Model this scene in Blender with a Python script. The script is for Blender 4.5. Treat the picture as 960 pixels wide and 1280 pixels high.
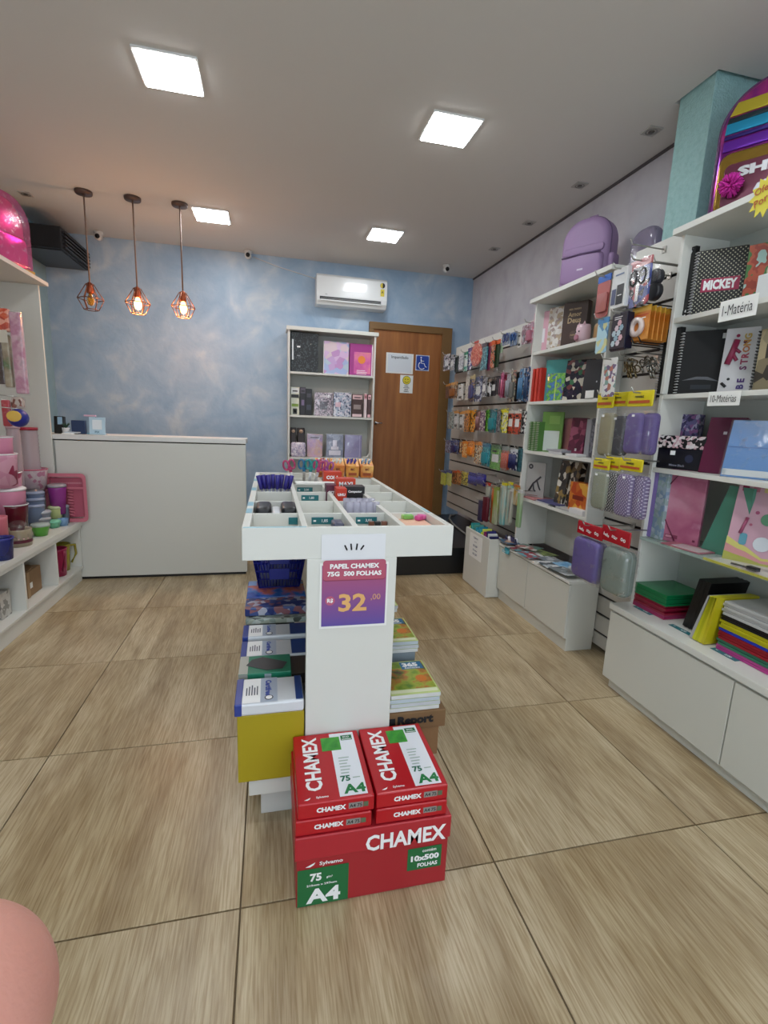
import bpy, math, random
from mathutils import Vector, Matrix
random.seed(7)
for o in list(bpy.data.objects): bpy.data.objects.remove(o)
SC = bpy.context.scene
COL = SC.collection
S = 0.78            # one floor tile is 0.78 m; all coordinates below are in tiles
PI = math.pi
# ------------------------------------------------------------------ camera
F_PX = 605.46; CX, CY, CZ = 1.1135, -5.5245, 1.7603
YAW, PITCH, ROLL = 0.23394, -0.1873, 0.039885
_f = Vector((math.sin(YAW)*math.cos(PITCH), math.cos(YAW)*math.cos(PITCH), math.sin(PITCH)))
_r = Vector((math.cos(YAW), -math.sin(YAW), 0)); _u = _r.cross(_f)
RT = _r*math.cos(ROLL)+_u*math.sin(ROLL); UP = -_r*math.sin(ROLL)+_u*math.cos(ROLL)
cd = bpy.data.cameras.new('camera'); cam = bpy.data.objects.new('camera', cd); COL.objects.link(cam)
cd.sensor_fit = 'HORIZONTAL'; cd.sensor_width = 36; cd.lens = F_PX/960*36; cd.clip_start = 0.005; cd.clip_end = 60
cam.matrix_world = Matrix(((RT.x, UP.x, -_f.x, CX*S), (RT.y, UP.y, -_f.y, CY*S), (RT.z, UP.z, -_f.z, CZ*S), (0, 0, 0, 1)))
SC.camera = cam
# ------------------------------------------------------------------ world and exposure
SC.view_settings.view_transform = 'Standard'; SC.view_settings.look = 'None'
SC.view_settings.gamma = 1; SC.view_settings.use_curve_mapping = False
SC.view_settings.exposure = 1.5
W = bpy.data.worlds.new('world'); SC.world = W; W.use_nodes = True
W.node_tree.nodes['Background'].inputs[0].default_value = (0.80, 0.90, 1.0, 1)
W.node_tree.nodes['Background'].inputs[1].default_value = 0.9
PANEL_STRENGTH = 15.0      # the ceiling LED panels (built below) are the room's lamps

def at(px, py, ax, v):
    """point on the plane axis ax = v that pixel (px, py) shows (tiles)"""
    d = _f + RT*((px-480)/F_PX) - UP*((py-640)/F_PX)
    o = Vector((CX, CY, CZ)); s = (v-o[ax])/d[ax]
    return o+d*s
def rx(x0, y0, x1, y1, c):
    """pixel rect -> centre y, width, bottom z, height on the plane x = c (things facing -x)"""
    xm, ym = (x0+x1)/2, (y0+y1)/2
    a = at(x0, ym, 0, c); b = at(x1, ym, 0, c); t = at(xm, y0, 0, c); l = at(xm, y1, 0, c)
    return (a.y+b.y)/2, abs(a.y-b.y), l.z, t.z-l.z
def ry(x0, y0, x1, y1, c):
    xm, ym = (x0+x1)/2, (y0+y1)/2
    a = at(x0, ym, 1, c); b = at(x1, ym, 1, c); t = at(xm, y0, 1, c); l = at(xm, y1, 1, c)
    return (a.x+b.x)/2, abs(a.x-b.x), l.z, t.z-l.z

# ------------------------------------------------------------------ materials
def lin(h):
    h = h.lstrip('#'); o = []
    if len(h) == 3: h = h[0]*2+h[1]*2+h[2]*2
    for i in (0, 2, 4):
        c = int(h[i:i+2], 16)/255; o.append(c/12.92 if c <= .04045 else ((c+.055)/1.055)**2.4)
    return (o[0], o[1], o[2], 1)
MC = {}
def mat(h, rough=.5, metal=0, trans=0, alpha=1, emit=0, coat=0, bump=0, bscale=60, noise=0, nscale=8):
    k = (h, rough, metal, trans, alpha, emit, coat, bump, bscale, noise, nscale)
    if k in MC: return MC[k]
    m = bpy.data.materials.new('surface_%s' % h.strip('#')); m.use_nodes = True
    nt = m.node_tree; b = nt.nodes['Principled BSDF']
    b.inputs['Base Color'].default_value = lin(h); b.inputs['Roughness'].default_value = rough
    b.inputs['Metallic'].default_value = metal; b.inputs['Transmission Weight'].default_value = trans
    b.inputs['Alpha'].default_value = alpha; b.inputs['Coat Weight'].default_value = coat
    if trans: b.inputs['IOR'].default_value = 1.3
    if emit: b.inputs['Emission Color'].default_value = lin(h); b.inputs['Emission Strength'].default_value = emit
    if bump or noise:
        tc = nt.nodes.new('ShaderNodeTexCoord')
        if bump:
            n = nt.nodes.new('ShaderNodeTexNoise'); n.inputs['Scale'].default_value = bscale; n.inputs['Detail'].default_value = 3
            bp = nt.nodes.new('ShaderNodeBump'); bp.inputs['Strength'].default_value = bump; bp.inputs['Distance'].default_value = .004
            nt.links.new(tc.outputs['Object'], n.inputs['Vector']); nt.links.new(n.outputs['Fac'], bp.inputs['Height']); nt.links.new(bp.outputs['Normal'], b.inputs['Normal'])
        if noise:
            n = nt.nodes.new('ShaderNodeTexNoise'); n.inputs['Scale'].default_value = nscale; n.inputs['Detail'].default_value = 5
            mx = nt.nodes.new('ShaderNodeMix'); mx.data_type = 'RGBA'
            c = lin(h); mx.inputs['A'].default_value = tuple(x*(1-noise) for x in c[:3])+(1,); mx.inputs['B'].default_value = tuple(min(1, x*(1+noise)) for x in c[:3])+(1,)
            nt.links.new(tc.outputs['Object'], n.inputs['Vector']); nt.links.new(n.outputs['Fac'], mx.inputs['Factor']); nt.links.new(mx.outputs['Result'], b.inputs['Base Color'])
    MC[k] = m; return m
def pmat(pal, scale=30, rough=.35, seed=0, kind='voronoi', stretch=(1, 1, 1), bump=0, metal=0):
    """flat print: a palette scattered in blobs, dots or bands"""
    if kind in ("voronoi", "noise") and scale < 60: scale *= 1.8
    k = ('p', tuple(pal), scale, rough, seed, kind, stretch, bump, metal)
    if k in MC: return MC[k]
    m = bpy.data.materials.new('print_%s_%s' % (kind, pal[0].strip('#'))); m.use_nodes = True
    nt = m.node_tree; b = nt.nodes['Principled BSDF']; b.inputs['Roughness'].default_value = rough; b.inputs['Metallic'].default_value = metal
    tc = nt.nodes.new('ShaderNodeTexCoord'); mp = nt.nodes.new('ShaderNodeMapping')
    mp.inputs['Scale'].default_value = tuple(scale*s for s in stretch); mp.inputs['Location'].default_value = (seed*3.7, seed*1.3, seed*2.1)
    nt.links.new(tc.outputs['Object'], mp.inputs['Vector'])
    r = nt.nodes.new('ShaderNodeValToRGB'); r.color_ramp.interpolation = 'LINEAR' if kind == 'soft' else 'CONSTANT'
    if kind == 'voronoi':
        t = nt.nodes.new('ShaderNodeTexVoronoi'); t.inputs['Scale'].default_value = 1
        sp = nt.nodes.new('ShaderNodeSeparateColor'); nt.links.new(t.outputs['Color'], sp.inputs['Color']); out = sp.outputs[0]; lo, hi = 0, 1
    elif kind == 'dots':
        mp.inputs['Location'].default_value = (.5, .5, .5); mp.inputs['Rotation'].default_value = (0, PI/4, 0)
        fr = nt.nodes.new('ShaderNodeVectorMath'); fr.operation = 'FRACTION'; sb = nt.nodes.new('ShaderNodeVectorMath'); sb.operation = 'SUBTRACT'; sb.inputs[1].default_value = (.5, .5, .5)
        ml = nt.nodes.new('ShaderNodeVectorMath'); ml.operation = 'MULTIPLY'; ml.inputs[1].default_value = (1, 0, 1)
        ln = nt.nodes.new('ShaderNodeVectorMath'); ln.operation = 'LENGTH'
        nt.links.new(mp.outputs[0], fr.inputs[0]); nt.links.new(fr.outputs[0], sb.inputs[0]); nt.links.new(sb.outputs[0], ml.inputs[0]); nt.links.new(ml.outputs[0], ln.inputs[0]); out = ln.outputs['Value']; lo, hi = 0, .46
    else:
        t = nt.nodes.new('ShaderNodeTexNoise'); t.inputs['Scale'].default_value = 1; t.inputs['Detail'].default_value = 4 if kind == 'soft' else 2; out = t.outputs['Fac']; lo, hi = .3, .7
    if kind not in ('dots',): nt.links.new(mp.outputs[0], t.inputs['Vector'])
    nt.links.new(out, r.inputs['Fac'])
    n = len(pal); el = r.color_ramp.elements
    for i, c in enumerate(pal):
        p = lo+(hi-lo)*(i/n if kind != 'soft' else i/max(1, n-1))
        e = el[i] if i < 2 else el.new(p)
        e.position = p; e.color = lin(c)
    nt.links.new(r.outputs['Color'], b.inputs['Base Color'])
    if bump:
        bp = nt.nodes.new('ShaderNodeBump'); bp.inputs['Strength'].default_value = bump; bp.inputs['Distance'].default_value = .003
        nt.links.new(out, bp.inputs['Height']); nt.links.new(bp.outputs[0], b.inputs['Normal'])
    MC[k] = m; return m
def film(h='#ffffff', a=.10):
    """crinkled clear wrap: see-through with a gloss that follows its creases"""
    k = ('film', h, a)
    if k in MC: return MC[k]
    m = bpy.data.materials.new('clear_wrap'); m.use_nodes = True; nt = m.node_tree; N = nt.nodes.new; L = nt.links.new
    nt.nodes.remove(nt.nodes['Principled BSDF'])
    tr = N('ShaderNodeBsdfTransparent'); tr.inputs[0].default_value = lin(h); gl = N('ShaderNodeBsdfGlossy'); gl.inputs['Roughness'].default_value = .12
    df = N('ShaderNodeBsdfDiffuse'); df.inputs[0].default_value = lin(h)
    tc = N('ShaderNodeTexCoord'); n = N('ShaderNodeTexNoise'); n.inputs['Scale'].default_value = 26; n.inputs['Detail'].default_value = 3
    bp = N('ShaderNodeBump'); bp.inputs['Strength'].default_value = .35; bp.inputs['Distance'].default_value = .006
    L(tc.outputs['Object'], n.inputs['Vector']); L(n.outputs['Fac'], bp.inputs['Height'])
    mr = N('ShaderNodeMapRange'); mr.inputs['From Min'].default_value = .56; mr.inputs['From Max'].default_value = .72; mr.inputs['To Min'].default_value = .035; mr.inputs['To Max'].default_value = .38
    L(n.outputs['Fac'], mr.inputs['Value'])
    for q in (gl, df): L(bp.outputs[0], q.inputs['Normal'])
    m1 = N('ShaderNodeMixShader'); m1.inputs[0].default_value = a; L(tr.outputs[0], m1.inputs[1]); L(df.outputs[0], m1.inputs[2])
    m2 = N('ShaderNodeMixShader'); L(mr.outputs[0], m2.inputs[0]); L(m1.outputs[0], m2.inputs[1]); L(gl.outputs[0], m2.inputs[2])
    L(m2.outputs[0], nt.nodes['Material Output'].inputs['Surface'])
    MC[k] = m; return m
WHITE = mat('#d9d9d2', .38); WHITE2 = mat('#d2d2ca', .42); PAPER = mat('#eeeeea', .6)
INSIDE = mat('#c4c5bd', .5); BLACK = mat('#0c0c0e', .4); CHROME = mat('#c8c8c8', .25, 1)
TEAL = mat('#1f6f76', .4); INK = mat('#16161a', .6); WINK = mat('#f2f2f2', .5); DARK = mat('#1a1a1c', .6)
CLEAR = film(a=.03); CARD = mat('#8d6b48', .75, noise=.12, nscale=20)

# ------------------------------------------------------------------ mesh building
def rrect(w, h, r, n=4):
    pts = []
    for cx, cy, a0 in ((w/2-r, h-r, 0), (-w/2+r, h-r, 90), (-w/2+r, r, 180), (w/2-r, r, 270)):
        for i in range(n+1):
            a = math.radians(a0+90*i/n); pts.append((cx+r*math.cos(a), cy+r*math.sin(a)))
    return pts
def arch(w, h, rt, rb=.02, n=8):
    pts = []
    for cx, cy, r, a0 in ((w/2-rt, h-rt, rt, 0), (-w/2+rt, h-rt, rt, 90), (-w/2+rb, rb, rb, 180), (w/2-rb, rb, rb, 270)):
        for i in range(n+1):
            a = math.radians(a0+90*i/n); pts.append((cx+r*math.cos(a), cy+r*math.sin(a)))
    return pts
def circle(r, n=16, cx=0, cy=0): return [(cx+r*math.cos(2*PI*i/n), cy+r*math.sin(2*PI*i/n)) for i in range(n)]
TC = {}
def glyphs(s, bold=.02):
    k = (s, bold)
    if k not in TC:
        c = bpy.data.curves.new('lettering', 'FONT'); c.body = s; c.size = 1; c.resolution_u = 2; c.offset = bold; c.align_x = 'CENTER'; c.fill_mode = 'FRONT'
        o = bpy.data.objects.new('lettering', c); COL.objects.link(o)
        me = bpy.data.meshes.new_from_object(o.evaluated_get(bpy.context.evaluated_depsgraph_get()))
        V = [tuple(v.co) for v in me.vertices]; Fc = [tuple(p.vertices) for p in me.polygons]
        bpy.data.objects.remove(o); bpy.data.meshes.remove(me)
        TC[k] = (V, Fc)
    return TC[k]
class MB:
    def __init__(s): s.V = []; s.F = []; s.M = []; s.ms = []; s.sm = []
    def mi(s, m):
        if m not in s.ms: s.ms.append(m)
        return s.ms.index(m)
    def add(s, V, F, m, smooth=False):
        b = len(s.V); s.V += [tuple(v) for v in V]; i = s.mi(m)
        for f in F: s.F.append(tuple(b+j for j in f)); s.M.append(i); s.sm.append(smooth)
        return s
    def box(s, x0, x1, y0, y1, z0, z1, m):
        V = [(x, y, z) for z in (z0, z1) for y in (y0, y1) for x in (x0, x1)]
        return s.add(V, [(0, 2, 3, 1), (4, 5, 7, 6), (0, 1, 5, 4), (2, 6, 7, 3), (0, 4, 6, 2), (1, 3, 7, 5)], m)
    def loft(s, rings, m, smooth=True, cap=True):
        n = len(rings[0]); V = [p for r in rings for p in r]; F = []
        for k in range(len(rings)-1):
            for i in range(n):
                j = (i+1) % n; F.append((k*n+i, k*n+j, (k+1)*n+j, (k+1)*n+i))
        if cap: F.append(tuple(range(n))[::-1]); F.append(tuple((len(rings)-1)*n+i for i in range(n)))
        return s.add(V, F, m, smooth)
    def slab(s, out, d, m, r=0, y0=0, x0=0, z0=0, steps=3, smooth=None):
        """outline in x-z, front at y0, thickness d to the back, edges rounded by r"""
        cx = sum(p[0] for p in out)/len(out); cz = sum(p[1] for p in out)/len(out)
        w = max(p[0] for p in out)-min(p[0] for p in out); h = max(p[1] for p in out)-min(p[1] for p in out)
        prof = [(y0, 0), (y0+d, 0)]
        if r:
            prof = [(y0+r*(1-math.cos(PI/2*i/steps)), r*(1-math.sin(PI/2*i/steps))) for i in range(steps+1)]
            prof += [(y0+d-(p[0]-y0), p[1]) for p in prof[::-1]]
        rings = []
        for y, ins in prof:
            fx = max(.05, 1-2*ins/w); fz = max(.05, 1-2*ins/h)
            rings.append([(x0+cx+(p[0]-cx)*fx, y, z0+cz+(p[1]-cz)*fz) for p in out])
        return s.loft(rings, m, bool(r) if smooth is None else smooth)
    def cyl(s, c, r, h, m, r2=None, n=16, smooth=True):
        r2 = r if r2 is None else r2
        return s.loft([[(c[0]+rr*math.cos(2*PI*i/n), c[1]+rr*math.sin(2*PI*i/n), c[2]+z) for i in range(n)] for rr, z in ((r, 0), (r2, h))], m, smooth)
    def lathe(s, prof, m, c=(0, 0, 0), n=16, cap=True, sx=1, sy=1):
        return s.loft([[(c[0]+sx*r*math.cos(2*PI*i/n), c[1]+sy*r*math.sin(2*PI*i/n), c[2]+z) for i in range(n)] for r, z in prof], m, True, cap)
    def tube(s, path, r, m, n=6, closed=False):
        path = [Vector(p) for p in path]; rings = []; N = len(path); up = Vector((0.13, .31, 1)).normalized()
        for i, p in enumerate(path):
            if closed: t = path[(i+1) % N]-path[i-1]
            else: t = path[min(i+1, N-1)]-path[max(i-1, 0)]
            t.normalize(); a = t.cross(up)
            if a.length < .05: a = t.cross(Vector((1, 0, 0)))
            a.normalize(); b = t.cross(a); rr = r[i] if isinstance(r, (list, tuple)) else r
            rings.append([tuple(p+a*rr*math.cos(2*PI*k/n)+b*rr*math.sin(2*PI*k/n)) for k in range(n)])
        if closed: rings.append(rings[0])
        return s.loft(rings, m, True, not closed)
    def ball(s, c, r, m, n=12, sx=1, sy=1, sz=1):
        return s.lathe([(max(.001, r*math.sin(PI*i/8)), -r*sz*math.cos(PI*i/8)) for i in range(9)], m, c, n, True, sx, sy)
    def text(s, t, x, z, m, h=None, w=None, y=-.003, rot=0, bold=.02, maxw=None, plane='xz'):
        """lettering standing on the front (x-z) or lying on the top (x-y), centred at (x, z)"""
        V, Fc = glyphs(t, bold)
        if not V: return s
        x0 = min(v[0] for v in V); x1 = max(v[0] for v in V); y0 = min(v[1] for v in V); y1 = max(v[1] for v in V)
        k = h/(y1-y0) if h else w/(x1-x0)
        kx = k if not (h and w) else w/(x1-x0)
        c, sn = math.cos(rot), math.sin(rot); P = []
        for v in V:
            a = (v[0]-(x0+x1)/2)*kx; b = (v[1]-(y0+y1)/2)*k
            p, q = x+a*c-b*sn, z+a*sn+b*c
            P.append((p, y, q) if plane == 'xz' else (p, q, y))
        return s.add(P, Fc, m)
    def patch(s, x0, x1, z0, z1, m, y=-.002): return s.add([(x0, y, z0), (x1, y, z0), (x1, y, z1), (x0, y, z1)], [(0, 1, 2, 3)], m)
    def top(s, x0, x1, y0, y1, z, m): return s.add([(x0, y0, z), (x1, y0, z), (x1, y1, z), (x0, y1, z)], [(0, 1, 2, 3)], m)
    def shape(s, out, m, y=-.002, x=0, z=0): return s.add([(x+p[0], y, z+p[1]) for p in out], [tuple(range(len(out)))], m)
    def lines(s, x0, x1, z0, z1, n, m, y=-.003, th=.35):
        st = (z1-z0)/n
        for i in range(n):
            e = x1-(x1-x0)*random.uniform(0, .3); s.patch(x0, e, z0+i*st, z0+(i+th)*st, m, y)
        return s
    def build(s, name, parent=None, loc=(0, 0, 0), rot=(0, 0, 0), bev=0):
        me = bpy.data.meshes.new(name); me.from_pydata([(x*S, y*S, z*S) for x, y, z in s.V], [], s.F)
        for m in s.ms: me.materials.append(m)
        me.polygons.foreach_set('material_index', s.M); me.polygons.foreach_set('use_smooth', s.sm); me.update()
        o = bpy.data.objects.new(name, me); COL.objects.link(o); o.location = [c*S for c in loc]; o.rotation_euler = rot
        if parent: o.parent = parent
        if bev:
            b = o.modifiers.new('bevel', 'BEVEL'); b.width = bev*S; b.segments = 2; b.limit_method = 'ANGLE'
        return o
def tag(o, label, cat, group=None):
    o['label'] = label; o['category'] = cat
    if group: o['group'] = group
    return o
def thing(name, label, cat, loc=(0, 0, 0), rz=0, group=None, rot=None):
    o = bpy.data.objects.new(name, None); COL.objects.link(o); o.empty_display_size = .05
    o.location = [c*S for c in loc]; o.rotation_euler = rot or (0, 0, rz); return tag(o, label, cat, group)
def solo(mb, name, label, cat, loc=(0, 0, 0), rz=0, group=None, bev=0, rot=None):
    return tag(mb.build(name, None, loc, rot or (0, 0, rz), bev), label, cat, group)
def struct(mb, name, parent=None, bev=0):
    o = mb.build(name, parent, bev=bev)
    if not parent: o['kind'] = 'structure'
    return o
def copy_tree(o, parent=None):
    c = o.copy(); COL.objects.link(c); c.parent = parent
    for ch in list(o.children): copy_tree(ch, c)
    return c
ORD = ['first', 'second', 'third', 'fourth', 'fifth', 'sixth', 'seventh', 'eighth', 'ninth', 'tenth', 'eleventh', 'twelfth', 'thirteenth', 'fourteenth', 'fifteenth', 'sixteenth', 'seventeenth', 'eighteenth']
RW, LW = -PI/2, PI/2       # turn a front view to face -x (right wall) or +x (left wall)

# ------------------------------------------------------------------ room shell
ZC, YB, XL, XR, YF = 3.87, 1.70, -1.58, 4.06, -8.2
def wood_tile_mat():
    m = bpy.data.materials.new('wood_look_porcelain'); m.use_nodes = True; nt = m.node_tree; b = nt.nodes['Principled BSDF']
    N = nt.nodes.new; L = nt.links.new
    tc = N('ShaderNodeTexCoord'); oi = N('ShaderNodeObjectInfo'); ad = N('ShaderNodeVectorMath'); ad.operation = 'ADD'
    sc = N('ShaderNodeVectorMath'); sc.operation = 'SCALE'; sc.inputs['Scale'].default_value = 37.0
    cb = N('ShaderNodeCombineXYZ'); L(oi.outputs['Random'], cb.inputs[0]); L(oi.outputs['Random'], cb.inputs[1]); L(cb.outputs[0], sc.inputs[0])
    L(tc.outputs['Object'], ad.inputs[0]); L(sc.outputs[0], ad.inputs[1])
    def noise(sx, sy, s, d, dist=0):
        mp = N('ShaderNodeMapping'); mp.inputs['Scale'].default_value = (sx, sy, 1); n = N('ShaderNodeTexNoise'); n.inputs['Scale'].default_value = s; n.inputs['Detail'].default_value = d; n.inputs['Distortion'].default_value = dist
        L(ad.outputs[0], mp.inputs[0]); L(mp.outputs[0], n.inputs['Vector']); return n.outputs['Fac']
    a = noise(1, .13, 8, 8, .9); c = noise(1, .045, 170, 5, .5); g = noise(1, .6, 2.0, 3, .3)
    r = N('ShaderNodeValToRGB'); e = r.color_ramp.elements; e[0].position = .3; e[0].color = lin('#a69375'); e[1].position = .7; e[1].color = lin('#d2c4a6'); x = e.new(.5); x.color = lin('#bfae8f')
    L(a, r.inputs['Fac'])
    r2 = N('ShaderNodeValToRGB'); e = r2.color_ramp.elements; e[0].position = .36; e[0].color = lin('#bca98a'); e[1].position = .60; e[1].color = lin('#ffffff')
    L(c, r2.inputs['Fac'])
    mx = N('ShaderNodeMix'); mx.data_type = 'RGBA'; mx.blend_type = 'MULTIPLY'; mx.inputs['Factor'].default_value = .62; L(r.outputs[0], mx.inputs['A']); L(r2.outputs[0], mx.inputs['B'])
    r3 = N('ShaderNodeValToRGB'); e = r3.color_ramp.elements; e[0].position = .35; e[0].color = lin('#d8cdb8'); e[1].position = .6; e[1].color = lin('#ffffff'); L(g, r3.inputs['Fac'])
    m2 = N('ShaderNodeMix'); m2.data_type = 'RGBA'; m2.blend_type = 'MULTIPLY'; m2.inputs['Factor'].default_value = .7; L(mx.outputs['Result'], m2.inputs['A']); L(r3.outputs[0], m2.inputs['B'])
    L(m2.outputs['Result'], b.inputs['Base Color'])
    b.inputs['Roughness'].default_value = .3; b.inputs['Specular IOR Level'].default_value = .5
    bp = N('ShaderNodeBump'); bp.inputs['Strength'].default_value = .25; bp.inputs['Distance'].default_value = .002; L(c, bp.inputs['Height']); L(bp.outputs[0], b.inputs['Normal'])
    return m
def plaster(name, cols, scale, rough=.6, bump=.3, dist=1.2, fine=0):
    m = bpy.data.materials.new(name); m.use_nodes = True; nt = m.node_tree; b = nt.nodes['Principled BSDF']; N = nt.nodes.new; L = nt.links.new
    tc = N('ShaderNodeTexCoord'); n = N('ShaderNodeTexNoise'); n.inputs['Scale'].default_value = scale; n.inputs['Detail'].default_value = 6; n.inputs['Distortion'].default_value = dist; n.inputs['Roughness'].default_value = .55
    L(tc.outputs['Object'], n.inputs['Vector']); r = N('ShaderNodeValToRGB'); el = r.color_ramp.elements
    for i, c in enumerate(cols):
        p = .3+.4*i/(len(cols)-1); e = el[i] if i < 2 else el.new(p); e.position = p; e.color = lin(c)
    L(n.outputs['Fac'], r.inputs['Fac']); L(r.outputs[0], b.inputs['Base Color']); b.inputs['Roughness'].default_value = rough
    n2 = N('ShaderNodeTexNoise'); n2.inputs['Scale'].default_value = fine or scale*3; n2.inputs['Detail'].default_value = 4; n2.inputs['Distortion'].default_value = dist; L(tc.outputs['Object'], n2.inputs['Vector'])
    bp = N('ShaderNodeBump'); bp.inputs['Strength'].default_value = bump; bp.inputs['Distance'].default_value = .01; L(n2.outputs['Fac'], bp.inputs['Height']); L(bp.outputs[0], b.inputs['Normal'])
    return m
BLUE = plaster('blue_marbled_stucco', ['#90abc6', '#9bb4cc', '#a8bdd1', '#c0ccd6'], 3.4, .42, .35, .5, 14)
LILAC = plaster('pale_lilac_plaster', ['#bdb8c2', '#c9c6cc', '#cfcdd2'], 5, .6, .15, .3)
MINT = plaster('mint_roller_texture', ['#93bcbb', '#9dc6c4', '#a5cccb'], 40, .6, .5, .2)
TEALW = plaster('teal_grey_plaster', ['#8fadb6', '#9bb7bf'], 6, .6, .15)
CEIL = mat('#dcd8d2', .8, bump=.05, bscale=300)
fl = struct(MB().box(XL-.1, XR+.1, YF, YB+.1, -.12, -.010, mat('#6f6048', .8)), 'floor')
tm = MB().box(-.4968, .4968, -.4968, .4968, -.02, 0, wood_tile_mat())
t0 = None
for i in range(-2, 5):
    for j in range(-9, 2):
        x0, x1 = max(i, XL), min(i+1, XR); y0, y1 = j, min(j+1, YB)
        if x1-x0 < .05 or j < -8: continue
        if j > 0: continue
        if x1-x0 > .99 and y1-y0 > .99:
            if t0 is None: t0 = tm.build('tile', fl, (i+.5, j+.5, 0), bev=.0015)
            else:
                c = t0.copy(); COL.objects.link(c); c.location = ((i+.5)*S, (j+.5)*S, 0)
        else:
            MB().box(-(x1-x0)/2+.0032, (x1-x0)/2-.0032, -(y1-y0)/2+.0032, (y1-y0)/2-.0032, -.02, 0, tm.ms[0]).build('tile', fl, ((x0+x1)/2, (y0+y1)/2, 0))
struct(MB().box(XL-.1, XR+.1, YB, YB+.15, -.1, ZC+.4, BLUE), 'wall_back')
struct(MB().box(XL-.15, XL, YF, YB, -.1, ZC+.4, TEALW), 'wall_left')
struct(MB().box(XR, XR+.15, YF, YB, -.1, ZC+.4, LILAC), 'wall_right')
w = MB(); w.box(XL-.15, -1.1, YF-.15, YF, -.1, ZC+.4, LILAC).box(3.6, XR+.15, YF-.15, YF, -.1, ZC+.4, LILAC).box(-1.1, 3.6, YF-.15, YF, 3.4, ZC+.4, LILAC)
struct(w, 'wall_front')
cm = MB(); xe = XR-.015
cm.box(XL-.1, 3.70, YF, YB, ZC, ZC+.05, CEIL).box(3.70, xe, YF, -2.74, ZC, ZC+.05, CEIL).box(3.70, xe, -2.41, YB, ZC, ZC+.05, CEIL)
cm.box(XL-.1, XR+.1, YF, YB, ZC+.38, ZC+.44, mat('#6a6a68', .9))
struct(cm, 'ceiling')
struct(MB().box(XR-.012, XR-.001, YF, YB, ZC-.02, ZC+.1, mat('#5e5a5c', .8)), 'gap_shade_strip')  # dark strip paints the shade of the gap between ceiling and right wall
struct(MB().box(3.715, XR, -2.71, -2.44, 0, ZC+.37, MINT), 'pillar', bev=.004)
PZ = .315
struct(MB().box(1.12, XR, -.34, YB, 0, PZ, mat('#17181a', .3, noise=.1)), 'platform', bev=.004)
struct(MB().box(XL, 1.12, .5, YB, 0, PZ, mat('#17181a', .3, noise=.1)), 'platform')

# ------------------------------------------------------------------ ceiling fittings
LED = mat('#f6fbff', .5, emit=PANEL_STRENGTH); LEDF = mat('#e8e8e6', .4)
def panel(x, y, label):
    t = thing('ceiling_light', label, 'ceiling light', (x, y, ZC), group='square LED panels in the ceiling')
    MB().box(-.185, .185, -.185, .185, -.012, 0, LEDF).build('frame', t)
    MB().box(-.170, .170, -.170, .170, -.017, -.0121, LED).build('diffuser', t)
panel(.506, -1.767, 'bright square LED panel nearest the camera, on the left of the ceiling')
panel(2.404, -1.713, 'bright square LED panel nearer the camera, in the middle right of the ceiling')
panel(.506, .527, 'bright square LED panel just right of the three pendant lamps')
panel(2.415, .451, 'bright square LED panel above the air conditioner and door')
panel(.506, -4.05, 'square LED panel on the left of the ceiling, out of the frame above the camera')
panel(2.404, -4.05, 'square LED panel on the right of the ceiling, out of the frame above the camera')
panel(.506, -6.35, 'square LED panel on the left of the ceiling behind the camera')
panel(2.404, -6.35, 'square LED panel on the right of the ceiling behind the camera')
SPOT = mat('#b9b5af', .5); 
for (x, y), lb in zip([(3.78, -2.121), (3.787, -1.271), (3.79, -.390), (3.791, .446), (-1.288, .591)],
        ['unlit recessed spotlight beside the mint pillar', 'unlit recessed spotlight in line with the purple backpack', 'small unlit recessed spotlight, third along the right wall from the pillar', 'small unlit recessed spotlight nearest the back right corner', 'unlit recessed spotlight above the pink backpack at left']):
    t = thing('recessed_spotlight', lb, 'spotlight', (x, y, ZC), group='unlit recessed spotlights')
    MB().box(-.055, .055, -.055, .055, -.008, 0, SPOT).build('trim_plate', t, bev=.003)
    MB().lathe([(.042, -.010), (.036, -.008), (.030, -.0085)], mat('#8d8a86', .4, .6), cap=False).build('ring', t)
    MB().cyl((0, 0, -.0105), .022, .002, mat('#57534f', .3)).build('lens', t)
def dome_cam(x, y, z, lb, s=1):
    t = thing('security_camera', lb, 'security camera', (x, y, z))
    MB().cyl((0, 0, -.03*s), .05*s, .03*s, mat('#d8d6d2', .4)).build('base', t)
    MB().tube([(0, .03*s, -.055*s), (0, -.05*s, -.065*s)], .042*s, mat('#dedcd8', .35), 12).build('body', t)
    MB().tube([(0, -.05*s, -.065*s), (0, -.056*s, -.0655*s)], .027*s, BLACK, 12).build('lens', t)
dome_cam(-.908, 1.517, ZC, 'small white security camera on the ceiling right of the black box')
dome_cam(.838, 1.59, ZC, 'small white security camera where the blue wall meets the ceiling, left of the air conditioner')
dome_cam(3.459, 1.234, ZC, 'small white security camera near the right back corner of the ceiling')
solo(MB().tube([(.90, 1.685, 3.83), (1.207, 1.688, 3.745), (1.747, 1.688, 3.637)], .006, mat('#d9d9d6', .5)), 'cable', 'thin white cable running down from the camera to the air conditioner', 'cable')

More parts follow.
